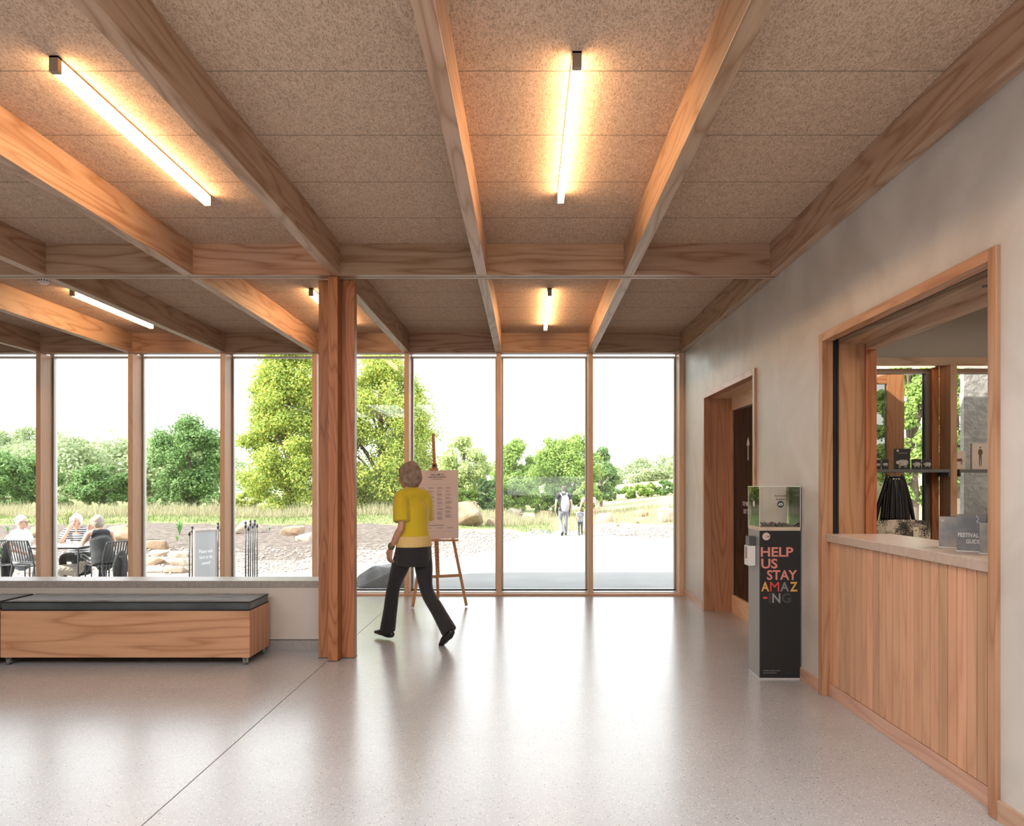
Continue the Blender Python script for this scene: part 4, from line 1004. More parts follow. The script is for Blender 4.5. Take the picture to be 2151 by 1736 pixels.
# jackets over chair backs
jk = mat('charcoal_jacket_cloth', (.035, .034, .036), .9, bump=(12, .6))
def jacket(lab, x, y, rz, w_=.20, seed=0, top=.84):
    b_ = bmesh.new(); zb = tz(x, y); r_ = random.Random(seed)
    h_ = top-.16; Z = lambda q: .16+h_*q
    tube(b_, [(0, 0, top), (0, .02, Z(.78)), (.01, .03, Z(.42)), (-.01, .04, .16)], [(w_*.7, .04), (w_, .045), (w_*.9, .04), (w_*.55, .03)], 16, side=(1, 0, 0))
    tube(b_, [(-w_*.6, .02, Z(.9)), (-w_*1.1, .03, Z(.55)), (-w_*1.0, .04, .22)], [.035, .035, .028], 10)
    tube(b_, [(w_*.6, .02, Z(.9)), (w_*1.05, .03, Z(.5)), (w_*.95, .04, .30)], [.035, .035, .028], 10)
    for i in range(5): tube(b_, [(r_.uniform(-.6, .6)*w_, -.03, Z(.85)), (r_.uniform(-.7, .7)*w_, -.035, Z(.35)), (r_.uniform(-.5, .5)*w_, .0, .18)], [.02, .025, .015], 8)
    o = remesh(b_, 'jacket', jk, None, .012, 2); o.location = (x, y, zb); o.rotation_euler = (0, 0, rz)
    tag(o, lab, 'jacket', 'dark jackets hung on terrace chairs')
jacket('charcoal jacket hanging over the chair of the man in white', xatY(24, 13.1), 13.05, PI/2+.1, .13, 1)
jacket('black jacket hanging from the chair of the woman in the black top', xatY(256, 12.66), 12.66, 1.15, .10, 2, .64)
# dog under the table
dx, dy = xatY(146, 12.95), 12.9
t = thing('dog', 'pale curly coated dog standing under the cafe table', 'dog', (dx, dy, tz(dx, dy)), .5)
b_ = bmesh.new()
tube(b_, [(-.17, 0, .33), (-.08, 0, .335), (.08, 0, .325), (.17, 0, .345)], [(.075, .085), (.082, .09), (.092, .108), (.075, .09)], 14, side=(0, 1, 0))
tube(b_, [(.15, 0, .36), (.22, 0, .43), (.27, 0, .47)], [.065, .055, .06], 12)
ball(b_, (.27, 0, .475), (.062, .056, .055)); tube(b_, [(.30, 0, .465), (.36, 0, .445)], [.034, .026], 10, sub=1)
for s_ in (-1, 1):
    ball(b_, (.25, s_*.056, .465), (.022, .014, .045))
    tube(b_, [(.13, s_*.05, .30), (.125, s_*.055, .16), (.13, s_*.055, .015)], [.042, .028, .026], 10); ball(b_, (.142, s_*.055, .018), (.032, .024, .018))
    tube(b_, [(-.14, s_*.05, .31), (-.10, s_*.055, .21), (-.175, s_*.055, .13), (-.16, s_*.055, .015)], [.055, .040, .025, .024], 10); ball(b_, (-.145, s_*.055, .018), (.032, .024, .018))
tube(b_, [(-.19, 0, .37), (-.25, 0, .43), (-.25, 0, .50)], [.022, .022, .015], 8)
curly = mat('pale_curly_fur', (.55, .48, .40), .95, bump=(28, 1.0), sheen=.3)
remesh(b_, 'body', curly, t, .009, 2)
b_ = bmesh.new(); ball(b_, (.385, 0, .452), .012); ball(b_, (.325, .028, .49), .008); ball(b_, (.325, -.028, .49), .008); obj('nose_and_eyes', b_, mat('dark_nose', (.02, .018, .018), .3), t, True)

# framed sign and black posts on the terrace
gx, gy = xatY(432, 12.9), 12.9
t = thing('framed_sign', 'grey framed terrace sign standing among black posts', 'sign', (gx, gy, tz(gx, gy)), 1.05)
b_ = bmesh.new(); W, H = .235, 1.03
for (a, b2, c, d) in ((-W, -W+.028, .0, H), (W-.028, W, .0, H), (-W+.0285, W-.0285, H-.03, H), (-W+.0285, W-.0285, .08, .11)): box(b_, a, b2, -.02, .02, c, d)
obj('frame', b_, wood('pale_sign_frame', (.58, .46, .38), (.48, .36, .28), 'Z', 6), t, bevel=.002)
obj('board', boxes((-W+.0285, W-.0285, -.008, .008, .1105, H-.0305)), mat('light_grey_board', (.40, .40, .40), .5), t)
tx_ = mat('white_lettering', (.85, .85, .85), .5)
for i, (s_, wd_) in enumerate((('Please wait', .27), ('here to be', .25), ('seated!', .17))):
    text('lettering', s_, tx_, t, (-wd_/2, -.0085, .62-.10*i), (1, 0, 0), (0, 0, 1), wd_, .062, .012, depth=.001)
obj('rear_strut', boxes((-W, -W+.02, .02, .30, 0, .02), (W-.02, W, .02, .30, 0, .02)), chair_m, t)
post_m = mat('black_iron_post', (.05, .05, .052), .4, .5)
def post(px, Y, top, lab, ball_=True, grp='black ball topped posts on the terrace'):
    x = xatY(px, Y); z = tz(x, Y); h = zatY(top, Y)-z
    t = thing('barrier_post', lab, 'post', (x, Y, z), group=grp)
    b_ = bmesh.new(); bar(b_, (0, 0, .012), (0, 0, h-.04), .011, 10); obj('pole', b_, post_m, t, True)
    b_ = bmesh.new(); disc(b_, (0, 0, .006), .07, .012); obj('foot_plate', b_, post_m, t)
    b_ = bmesh.new()
    if ball_: ball(b_, (0, 0, h-.02), .022)
    disc(b_, (0, 0, h-.075), .019, .06, seg=12); obj('finial', b_, post_m, t, True)
post(398, 12.6, 1112, 'leftmost black post left of the framed sign', False); post(404, 12.75, 1106, 'ball topped post just left of the framed sign'); post(411, 13.1, 1112, 'post hidden half behind the left edge of the framed sign', False)
post(458, 12.9, 1098, 'ball topped post just right of the framed sign'); post(463, 13.3, 1104, 'post against the mullion right of the framed sign', False)
for (px, Y, tp, lb, bl) in ((516, 12.7, 1096, 'leftmost of the six clustered posts, ball topped', True), (522, 12.55, 1101, 'second of the six clustered posts, without a ball', False), (526, 13.9, 1093, 'third of the six clustered posts, ball topped', True),
      (531, 14.0, 1098, 'fourth of the six clustered posts', False), (535, 13.7, 1092, 'fifth of the six clustered posts, ball topped', True), (540, 13.6, 1096, 'rightmost of the six clustered posts', False)):
    post(px, Y, tp, lb, bl, 'cluster of six black posts by the rubble')

# ---------------------------------------------------------------- the family walking away on the path
def walker(px, py_feet, top_px, **k):
    gx, gy, gz = ground_at(px, py_feet); Hh = (py_feet-top_px)*gy/F_PX
    return gx, gy, gz, Hh
gx, gy, gz, Hh = walker(1184, 1126, 1021)
JK = dict(pelvis=(0, 0, .96), chest=(0, .0, 1.27), neck=(0, .02, 1.47), head=(0, .05, 1.61), shL=(-.20, 0, 1.42), shR=(.20, 0, 1.42), elL=(-.27, -.03, 1.14), elR=(.27, -.02, 1.14),
    wrL=(-.28, .06, .90), wrR=(.27, .05, .90), hipL=(-.09, 0, .92), hipR=(.09, 0, .92), knL=(-.10, .10, .52), anL=(-.06, -.12, .13), toeL=(-.06, -.02, .04), knR=(.09, .06, .50), anR=(.10, .16, .09), toeR=(.11, .32, .05))
backpack = mat('pale_grey_backpack', (.34, .34, .35), .7, bump=(16, .3))
t, J = person('man with a pale backpack, black T-shirt and grey trousers walking away on the path', (gx, gy, gz), .08, JK, (0, 1, 0), skinm, blackc, greyc, shoe_bk, hair_d, female=False, sleeve=.55, vox=.012, sc=Hh/1.74)
b_ = bmesh.new(); bz = V_((.03, -.20, 1.10))
tube(b_, [bz+V_((0, .01, -.20)), bz, bz+V_((0, .01, .24))], [(.13, .075), (.16, .10), (.12, .07)], 18, side=(1, 0, 0))
bp = remesh(b_, 'backpack', backpack, None, .012, 3); bp.location = (gx, gy, gz); bp.rotation_euler = (0, 0, .08); bp.scale = t.scale
b_ = bmesh.new()
for s_ in (-1, 1): tube(b_, [(s_*.07+.01, -.15, 1.33), (s_*.11, -.075, 1.47), (s_*.13, .06, 1.48), (s_*.13, .135, 1.35)], [(.022, .008)]*4, 8, side=(1, 0, 0))
obj('strap', b_, mat('grey_strap', (.35, .35, .36), .7), bp, True)
tag(bp, 'pale grey backpack carried by the walking man', 'backpack')
gx, gy, gz, Hh = walker(1219, 1125, 1068)
JC = {k_: V_(v) for k_, v in JK.items()}
JC.update(head=V_((0, .04, 1.60)), anL=V_((-.07, -.16, .13)), wrL=V_((-.24, .10, .92)))
person('small child in a grey T-shirt and dark trousers walking beside the man with the backpack', (gx, gy, gz), -.1, JC, (0, 1, 0), skinm, mat('grey_patterned_tee', (.36, .36, .38), .85, var=(20, (.26, .26, .28), 1)), mat('dark_child_trousers', (.09, .09, .10), .85), shoe_bk, hair_d, female=False, sleeve=.55, vox=.014, sc=Hh/1.74)
gx, gy, gz, Hh = walker(1237, 1128, 1030)
JL = {k_: V_(v) for k_, v in JK.items()}; JL.update(elL=V_((-.30, .02, 1.16)), wrL=V_((-.34, .12, .96)))
person('fair haired woman in a red and white striped top behind the third mullion', (gx, gy, gz), 0.0, JL, (-.5, .85, 0), skinm, stripes('red_white_stripes', (.72, .68, .67), (.60, .06, .07), 22), mat('lilac_grey_skirt', (.42, .38, .42), .85), shoe_bk, mat('strawberry_hair', (.55, .32, .22), .7, bump=(60, .8)), sleeve=.6, vox=.012, sc=Hh/1.74, hairstyle='bob')
# ================================================================ BENCHES, EASEL, DONATION BOX
def bench(x0, x1, lab):
    """castor bench: plywood box and a loose cushion on top"""
    y0, y1 = 5.985, 6.435; cx, cy = (x0+x1)/2, (y0+y1)/2; hw, hd = (x1-x0)/2, (y1-y0)/2
    t = thing('bench', lab, 'bench', (cx, cy, 0), group='plywood castor benches by the low wall')
    obj('front_panel', boxes((-hw, hw, -hd, -hd+.018, .065, .437)), ply, t, bevel=.0015)
    obj('side_panel', boxes((hw-.018, hw, -hd+.0185, hd, .065, .437)), ply_end, t, bevel=.0015)
    obj('side_panel', boxes((-hw, -hw+.018, -hd+.0185, hd, .065, .437)), ply_end, t, bevel=.0015)
    obj('back_panel', boxes((-hw+.0185, hw-.0185, hd-.018, hd, .065, .437)), ply, t)
    obj('top_panel', boxes((-hw+.0185, hw-.0185, -hd+.0185, hd-.0185, .42, .437), (-hw+.0185, hw-.0185, -hd+.0185, hd-.0185, .072, .085)), ply, t)
    for sx in (-1, 1):
        for sy in (-1, 1):
            px, py = sx*(hw-.045), sy*(hd-.035)
            b_ = bmesh.new(); box(b_, px-.022, px+.022, py-.022, py+.022, .060, .0648)
            box(b_, px-.016, px-.012, py-.014, py+.016, .018, .060); box(b_, px+.012, px+.016, py-.014, py+.016, .018, .060)
            disc(b_, (px, py, .025), .005, .036, Matrix.Rotation(PI/2, 4, 'Y'), 10)
            cs = obj('castor', b_, steel, t)
            b_ = bmesh.new(); disc(b_, (px, py, .0255), .025, .018, Matrix.Rotation(PI/2, 4, 'Y'), 22); obj('wheel', b_, rubber, cs, True)
    return cx, cy, hw, hd
def cushion(cx, cy, hw, hd, lab, seed, z=.4375):
    b_ = bmesh.new(); nx, ny = 60, 14; h = .076; g = {}
    t = thing('bench_cushion', lab, 'cushion', (cx, cy, z), group='charcoal bench cushions')
    def P(i, j, top):
        u = -1+2*i/nx; v = -1+2*j/ny
        e = min(1-abs(u)**30, 1)*min(1-abs(v)**10, 1)
        zz = (h-.006 + .008*e + .006*noise.noise(Vector((u*7+seed, v*2.5, 0)))*e + .0035*noise.noise(Vector((u*30+v*12, v*8, seed)))*e) if top else 0.0
        return (u*hw, v*hd, zz)
    for top in (0, 1):
        for i in range(nx+1):
            for j_ in range(ny+1): g[(i, j_, top)] = b_.verts.new(P(i, j_, top))
        for i in range(nx):
            for j_ in range(ny):
                q = [g[(i, j_, top)], g[(i+1, j_, top)], g[(i+1, j_+1, top)], g[(i, j_+1, top)]]
                b_.faces.new(q if top else q[::-1])
    for i in range(nx):
        for j_ in (0, ny): b_.faces.new((g[(i, j_, 0)], g[(i+1, j_, 0)], g[(i+1, j_, 1)], g[(i, j_, 1)]))
    for j_ in range(ny):
        for i in (0, nx): b_.faces.new((g[(i, j_, 0)], g[(i, j_+1, 0)], g[(i, j_+1, 1)], g[(i, j_, 1)]))
    obj('pad', b_, cushion_cloth, t, True, bevel=.006)
    for zz in (.007, h-.008):
        b_ = bmesh.new(); a, c = hw+.002, hd+.002
        tube(b_, [(-a, -c, zz), (a, -c, zz), (a, c, zz), (-a, c, zz), (-a, -c, zz)], [.0045]*5, 6, sub=1, caps=False); obj('piping', b_, piping_cloth, t, True)
A = bench(-4.205, -2.215, 'long plywood bench on castors in front of the low wall')
cushion(A[0], A[1], A[2]-.006, A[3]-.006, 'charcoal cushion lying on the long plywood bench', 1)
A = bench(-6.235, -4.225, 'second plywood bench, only its end showing at the left edge')
cushion(A[0]-.012, A[1]-.0, A[2]-.006, A[3]-.006, 'charcoal cushion whose corner shows at the left edge on the second bench', 5)

# easel with menu board
ew = wood('beech_easel_wood', (.56, .30, .14), (.44, .20, .085), 'Z', 6, .45)
EX, EY = -1.09, 8.90
t = thing('easel', 'beechwood artist easel holding the menu board near the glazing', 'easel', (EX, EY, 0))
tilt = lambda z: .10*(z-.2)          # leaning back
for (xf, yf) in ((-.245, -.15), (.375, -.05)):
    b_ = bmesh.new(); beam_box(b_, (xf, yf, .012), (.06+(xf-.06)*.33-.04, yf*.2+tilt(1.15), 1.20), .034, .022); obj('leg', b_, ew, t, bevel=.002)
b_ = bmesh.new(); beam_box(b_, (-.03, .55, .012), (-.03, .14, 1.22), .034, .022); obj('rear_leg', b_, ew, t, bevel=.002)
b_ = bmesh.new(); beam_box(b_, (-.185, -.105, .355), (.322, -.05, .375), .022, .034, (0, 1, 0)); obj('cross_bar', b_, ew, t, bevel=.002)
b_ = bmesh.new(); beam_box(b_, (.045, -.07, .345), (-.045, tilt(2.06)-.01, 2.06), .036, .022); obj('mast', b_, ew, t, bevel=.002)
b_ = bmesh.new()
for i in range(15): disc(b_, (.041-.0525*(.045*i), -.0865+.0099+.1143*(.045*i), .42+.045*i), .006, .004, Matrix.Rotation(PI/2, 4, 'X'), 8)
obj('mast_holes', b_, mat('dark_wood_holes', (.08, .04, .02), .8), t)
b_ = bmesh.new(); box(b_, -.071, .029, .030, .095, 1.612, 1.642); box(b_, -.053, .011, .080, .112, 1.642, 1.70); obj('top_clamp', b_, ew, t, bevel=.002)
b_ = bmesh.new(); box(b_, -.027, -.015, .068, .0795, 1.655, 1.691); box(b_, -.039, -.003, .068, .0795, 1.667, 1.679); obj('clamp_knob', b_, gasket, t)
b_ = bmesh.new(); box(b_, -.26, .28, -.075, .0, .775, .800); obj('tray', b_, ew, t, bevel=.002)
t = thing('menu_board', 'pinkish restaurant welcome menu board standing on the easel', 'menu board', (EX+.01, EY-.042, .803)); t.rotation_euler = (-.115, -.022, -.06)
bw, bh = .272, .815
obj('panel', boxes((-bw, bw, -.010, 0, 0, bh)), mat('pinkish_menu_card', (.74, .615, .565), .5), t, bevel=.001)
ink = mat('dark_print', (.06, .05, .05), .6); soft = mat('grey_print', (.30, .245, .225), .6)
U, V = (1, 0, 0), (0, 0, 1); yb = -.0104
text('lettering', 'WELCOME TO', ink, t, (-.062, yb, bh-.062), U, V, .165, .020, .015)
text('lettering', 'THE RESTAURANT', ink, t, (-.090, yb, bh-.090), U, V, .22, .020, .015)
text('lettering', 'AT THE WESTON', ink, t, (-.045, yb, bh-.112), U, V, .13, .011, .01)
b_ = bmesh.new(); disc(b_, (-.187, yb-.0005, bh-.072), .028, .002, Matrix.Rotation(PI/2, 4, 'X')); obj('logo_disc', b_, mat('grey_logo', (.20, .19, .18), .5), t)
b_ = bmesh.new(); r_ = random.Random(4)
box(b_, -.20, .20, yb-.0006, yb, bh-.170, bh-.1685); box(b_, -.20, .20, yb-.0006, yb, .085, .0865)
for c, x0 in enumerate((-.195, -.085, .020, .120)):
    z = bh-.205
    while z > .23+(0.04 if c == 3 else 0):
        for _ in range(r_.randint(2, 5)):
            box(b_, x0, x0+r_.uniform(.045, .080), yb-.0006, yb, z, z+.0035); z -= .0085
        z -= .014
for x0 in (-.12, .02, .14): box(b_, x0, x0+.07, yb-.0006, yb, .125, .131)
box(b_, -.10, .10, yb-.0006, yb, .155, .163)
obj('menu_print', b_, soft, t)

# donation box
DXX, DYY, DW = 1.879, 5.710, .149
t = thing('donation_box', 'black and grey donation plinth with HELP US STAY AMAZ-ING lettering by the doorway', 'donation box', (DXX, DYY, 0), -.012)
obj('front_panel', boxes((-DW, DW, -DW, -DW+.012, .012, 1.105)), blackm, t, bevel=.001)
obj('plinth_body', boxes((-DW, DW, -DW+.0125, DW, .012, 1.105)), greym, t, bevel=.001)
obj('foot_strip', boxes((-DW+.002, DW-.002, -DW+.002, DW-.002, 0, .0115)), mat('pale_foot_edge', (.55, .53, .50), .5), t)
obj('top_plate', boxes((-DW-.002, DW+.002, -DW-.002, DW+.002, 1.1055, 1.132)), mat('pale_ply_edge', (.58, .47, .36), .5), t, bevel=.001)
b_ = bmesh.new()
for x in (-.09, .09): disc(b_, (x, -DW-.003, 1.119), .005, .003, Matrix.Rotation(PI/2, 4, 'X'), 12)
for y in (-.09, .09): disc(b_, (-DW-.003, y, 1.119), .005, .003, Matrix.Rotation(PI/2, 4, 'Y'), 12)
obj('fixing_screw', b_, steel, t)
acr = tint_glass('clear_acrylic', (.97, .975, .97), 1.45); acr_edge = mat('bright_acrylic_edge', (.80, .82, .80), .25)
b_ = bmesh.new(); w2 = DW+.001; z0, z1 = 1.1325, 1.430
box(b_, -w2, w2, -w2, -w2+.005, z0, z1); box(b_, -w2, w2, w2-.005, w2, z0, z1); box(b_, -w2, -w2+.005, -w2+.0055, w2-.0055, z0, z1); box(b_, w2-.005, w2, -w2+.0055, w2-.0055, z0, z1); box(b_, -w2, w2, -w2, w2, z1+.0002, z1+.005)
cs = obj('acrylic_case', b_, acr, t)
b_ = bmesh.new(); e = .0018
for (a, c) in ((-w2, -w2), (w2, -w2), (-w2, w2), (w2, w2)): box(b_, a-e, a+e, c-e, c+e, z0, z1+.006)
for c in (-w2, w2): box(b_, -w2, w2, c-e, c+e, z1+.002, z1+.0065); box(b_, c-e, c+e, -w2, w2, z1+.002, z1+.0065)
obj('case_edge', b_, acr_edge, cs)
U, V = (1, 0, 0), (0, 0, 1); yf = -DW-.0004
SC = 283.0; px0 = 1598.0
def row(s_, x0, x1, y0, y1, m, bold=.022):
    text('lettering', s_, m, t, (-DW+(x0-px0)/SC, yf, EYE-(y1-CY)/SC), U, V, (x1-x0)/SC, (y1-y0)/SC, bold)
pk = mat('salmon_lettering', (.66, .24, .19), .5); og = mat('amber_lettering', (.68, .36, .07), .5); rd = mat('red_lettering', (.68, .06, .05), .5); gy1 = mat('mid_grey_lettering', (.20, .20, .20), .5); gy2 = mat('dark_grey_lettering', (.052, .054, .056), .5); lg = mat('light_grey_lettering', (.27, .28, .28), .5)
row('HELP', 1600, 1668, 1150, 1170, pk); row('US', 1601, 1635, 1174, 1195, pk); row('STAY', 1613, 1676, 1198, 1219, pk)
row('A', 1601, 1617.5, 1223, 1243, og); row('M', 1619.5, 1638.5, 1223, 1243, rd, .0); row('A', 1640.5, 1659, 1223, 1243, gy1); row('Z', 1661, 1677, 1223, 1243, og)
b_ = bmesh.new(); box(b_, -DW+(1605-px0)/SC, -DW+(1614-px0)/SC, yf-.0006, yf, EYE-(1258.6-CY)/SC, EYE-(1254.4-CY)/SC); obj('lettering', b_, rd, t)
row('I', 1617, 1620.5, 1247, 1267, gy2, 0); row('N', 1624, 1641, 1247, 1267, lg); row('G', 1644, 1663, 1247, 1267, gy2)
def dsc(name, px, py, r, m, yy=None):
    b_ = bmesh.new(); disc(b_, (-DW+(px-px0)/SC, (yf if yy is None else yy)-.0005, EYE-(py-CY)/SC), r, .001, Matrix.Rotation(PI/2, 4, 'X'), 32); return obj(name, b_, m, t)
dsc('logo_disc', 1611.5, 1127.5, .0285, mat('pale_pink_disc', (.62, .50, .44), .5))
text('lettering', 'YSP', ink, t, (-DW+(1611-px0)/SC, yf-.0012, EYE-(1129.5-CY)/SC), U, V, .026, .012, .03)
text('lettering', 'Yorkshire Sculpture Park', lg, t, (-DW+(1605-px0)/SC, yf, .0595), U, V, .125, .012)
text('lettering', 'ysp.org.uk/support', lg, t, (-DW+(1605-px0)/SC, yf, .0435), U, V, .098, .012)
text('lettering', 'Registered charity', gy2, t, (-DW+(1652-px0)/SC, yf, .0455), U, V, .08, .006)
yc = -w2-.0004
text('lettering', 'Suggested', ink, t, (-.040, yc, 1.355), U, V, .088, .0165, .02)
text('lettering', 'donation', ink, t, (-.031, yc, 1.334), U, V, .070, .0125, .02)
b_ = bmesh.new(); disc(b_, (.004, yc-.0005, 1.302), .0255, .001, Matrix.Rotation(PI/2, 4, 'X'), 32); obj('price_disc', b_, mat('dark_green_disc', (.015, .06, .045), .5), t)
text('lettering', '£5', mat('cream_lettering', (.78, .74, .68), .5), t, (-.0125, yc-.0012, 1.293), U, V, .033, .018, .03)
yL = -w2-.0004
text('lettering', 'Suggested', ink, t, (yL, .040, 1.355), (0, -1, 0), V, .088, .0165, .02)
text('lettering', 'donation', ink, t, (yL, .031, 1.334), (0, -1, 0), V, .070, .0125, .02)
b_ = bmesh.new(); disc(b_, (yL-.0005, -.004, 1.302), .0255, .001, Matrix.Rotation(PI/2, 4, 'Y'), 32); obj('price_disc', b_, mat('pale_pink_disc', (0, 0, 0)), t)
# leaflet holder hung on the left side
b_ = bmesh.new(); hx = -DW-.0005
box(b_, hx-.058, hx-.003, -.052, .052, .835, .985, None)
obj('leaflet_pocket', b_, mat('white_leaflets', (.72, .71, .69), .5), t, bevel=.001)
b_ = bmesh.new(); box(b_, hx-.050, hx-.002, -.050, .050, .9855, 1.055); obj('leaflet_tops', b_, mat('dark_leaflet_tops', (.07, .07, .07), .5), t, bevel=.001)
b_ = bmesh.new(); box(b_, hx-.0592, hx-.0584, -.022, .028, .885, .975); obj('leaflet_label', b_, mat('mauve_label', (.30, .15, .18), .5), t)
# crumpled notes in the case
noteC = [mat('green_banknote', (.16, .18, .11), .7, var=(60, (.36, .34, .28), 1)), mat('brown_banknote', (.30, .20, .15), .7, var=(60, (.45, .38, .30), 1)), mat('grey_banknote', (.10, .11, .11), .7, var=(60, (.30, .31, .30), 1))]
r_ = random.Random(8)
nl = ['green folded banknote at the front left of the clear donation case', 'brown folded banknote in the middle of the clear donation case', 'grey banknote at the right of the clear donation case', 'green banknote standing at the back of the clear donation case', 'grey banknote lying flat at the rear left of the donation case', 'brown banknote at the rear right of the donation case', 'green banknote at the front right of the donation case', 'grey banknote propped in the centre of the donation case']
for i in range(8):
    b_ = bmesh.new(); gx = {}
    lx = -.075+.05*(i % 4); ly = -.06+.10*(i//4)+r_.uniform(-.01, .01); w_, d_ = .034, .024; a0 = r_.uniform(0, 3)
    for a in range(7):
        for c in range(5):
            u = (a/6-.5)*2; v = (c/4-.5)*2
            gx[(a, c)] = b_.verts.new((u*w_, v*d_, .016+.011*math.sin(u*4+a0)+.006*math.cos(v*4+a0)+.010*abs(u)))
    for a in range(6):
        for c in range(4): b_.faces.new((gx[(a, c)], gx[(a+1, c)], gx[(a+1, c+1)], gx[(a, c+1)]))
    o = obj('banknote', b_, noteC[i % 3]); sm = o.modifiers.new('s', 'SOLIDIFY'); sm.thickness = .0012; sm.offset = 1
    zmin = min(v.co.z for v in o.data.vertices)
    o.location = (DXX+lx, DYY+ly, 1.1325-zmin); o.rotation_euler = (0, 0, r_.uniform(-.5, .5)); tag(o, nl[i], 'banknote', 'banknotes in the donation case')

# ================================================================ SHOP BEHIND THE HATCH
shopw = mat('warm_white_shop_plaster', (.50, .45, .39), .6)
SY = 7.50
bm = bmesh.new()
box(bm, 2.345, 6.4, SY, SY+.12, 0, .45); box(bm, 2.345, 3.10, SY, SY+.12, .45, 3.3); box(bm, 5.35, 6.4, SY, SY+.12, .45, 3.3); box(bm, 3.10, 5.35, SY, SY+.12, 2.70, 3.3)
struct('wall_shop_back', bm, shopw, label='plaster wall over the shop window', cat='wall')
struct('wall_shop_side', boxes((6.28, 6.4, -1.0, SY, 0, 3.3)), shopw, label='far side wall of the shop', cat='wall')
struct('wall_shop_near', boxes((2.345, 6.4, -1.12, -1.0, 0, 3.3)), shopw, label='near wall of the shop', cat='wall')
struct('ceiling_shop', boxes((2.345, 6.4, -1.12, SY+.12, 3.3, 3.5)), shopw, label='shop ceiling', cat='ceiling')
fw = wood('shop_window_fir', (.40, .25, .15), (.28, .15, .08), 'Z', 7, .45)
t = thing('window_11', None, None, (0, 0, 0), kind='structure')
obj('window_head', boxes((3.05, 5.40, SY-.14, SY-.001, 2.615, 2.70)), beam_wood('X'), t, bevel=.002)
obj('light_strip', boxes((3.10, 4.03, SY-.10, SY-.07, 2.609, 2.6145), (4.20, 5.35, SY-.10, SY-.07, 2.609, 2.6145)), led_strip, t)
obj('window_post', boxes((4.115, 4.18, SY-.22, SY-.02, .45, 2.614)), fw, t, bevel=.002)
obj('window_post', boxes((4.045, 4.1145, SY-.02, SY+.11, .45, 2.614)), post_wood('Z'), t, bevel=.002)
obj('dark_frame', boxes((4.00, 4.0445, SY+.02, SY+.09, .45, 2.56), (4.1905, 4.236, SY+.02, SY+.09, .45, 2.56), (3.10, 4.0445, SY+.02, SY+.09, 2.5605, 2.61), (4.1905, 5.35, SY+.02, SY+.09, 2.5605, 2.61)), dark_metal, t)
obj('pane', boxes((3.10, 4.0, SY+.05, SY+.07, .45, 2.56), (4.2362, 5.35, SY+.05, SY+.07, .45, 2.56)), glass, t)
t = thing('door_2', 'fir door leaf standing open outside the shop window', 'door', (0, 0, 0), kind='structure')
obj('door_stile', boxes((3.98, 4.17, 8.28, 8.34, 0, 2.69)), post_wood('Z'), t, bevel=.002)
obj('door_rail', boxes((3.30, 3.979, 8.28, 8.34, 2.56, 2.69), (3.30, 3.979, 8.28, 8.34, 0, .25)), post_wood('X'), t, bevel=.002)
obj('pane', boxes((3.30, 3.979, 8.30, 8.32, .2505, 2.5595)), tint_glass('smoked_glass', (.42, .42, .40), 1.6), t)
struct('wall_outer', boxes((4.81, 6.6, 8.25, 8.32, -.1, 3.4)), mat('rough_cast_concrete', (.42, .40, .37), .95, var=(9, (.30, .285, .265), 1), bump=(16, 1.0), spec=.1), label='rough cast concrete wall outside the shop window', cat='wall')
# shelves
shm = mat('dark_grey_shelf', (.10, .10, .10), .5)
def shelf(x0, x1, lab):
    t = thing('wall_shelf', lab, 'shelf', ((x0+x1)/2, SY-.13, 1.565), group='grey shelves across the shop window')
    h = (x1-x0)/2; obj('board', boxes((-h, h, -.10, .10, 0, .030)), shm, t, bevel=.001)
    [obj('bracket', boxes((a_, a_+.012, -.10, .10, -.04, -.0005)), dark_metal, t) for a_ in (-h, h-.012)]
shelf(3.12, 4.105, 'grey shelf across the left pane of the shop window'); shelf(4.20, 5.30, 'grey shelf across the right pane of the shop window')
zs = 1.5955; YS = SY-.15
sheep_m = mat('pale_printed_wool', (.50, .47, .42), .8, var=(60, (.26, .24, .21), 1)); pink_p = mat('pinkish_card', (.52, .44, .39), .6); blk_p = mat('black_printed_card', (.02, .02, .022), .35)
def sheep(b_, x, z, s_, y):
    for (dx_, dz_, rx, rz) in ((0, 0, .42, .27), (-.40, .02, .15, .15), (.28, .02, .22, .22)):
        mt = Matrix.Translation((x+dx_*s_, y, z+dz_*s_)) @ Matrix.Diagonal((rx*s_, .0008, rz*s_, 1)); bmesh.ops.create_uvsphere(b_, u_segments=14, v_segments=8, radius=1, matrix=mt)
    for dx_ in (-.28, -.18, .22, .33): box(b_, x+(dx_-.03)*s_, x+(dx_+.03)*s_, y-.0006, y+.0006, z-.42*s_, z-.15*s_)
def card(px0_, px1_, pyt, lab, m, cat='card', grp=None, name='greeting_card', y=YS, th=.012, pic=None, pm=None):
    x0, x1 = xatY(px0_, y), xatY(px1_, y); h = zatY(pyt, y)-zs; t = thing(name, lab, cat, ((x0+x1)/2, y, zs), group=grp); w_ = (x1-x0)/2
    obj('cover', boxes((-w_, w_, -th/2, th/2, 0, h)), m, t, bevel=.0008)
    if pic == 'sheep':
        b_ = bmesh.new(); sheep(b_, 0, h*.5, w_*1.6, -th/2-.001); obj('picture', b_, sheep_m, t)
    return t, w_, h
g_ = 'small cards with a sheep picture on the shop shelf'
card(1838, 1850, 966, 'half hidden sheep card at the left end of the shop shelf', blk_p, 'card', g_, pic='sheep')
card(1852, 1866, 965, 'sheep card left of the black book on the shop shelf', blk_p, 'card', g_, pic='sheep')
card(1915, 1935, 965, 'sheep card just right of the black book on the shop shelf', blk_p, 'card', g_, pic='sheep')
card(1938, 1957, 965, 'sheep card at the right end of the left shop shelf', blk_p, 'card', g_, pic='sheep')
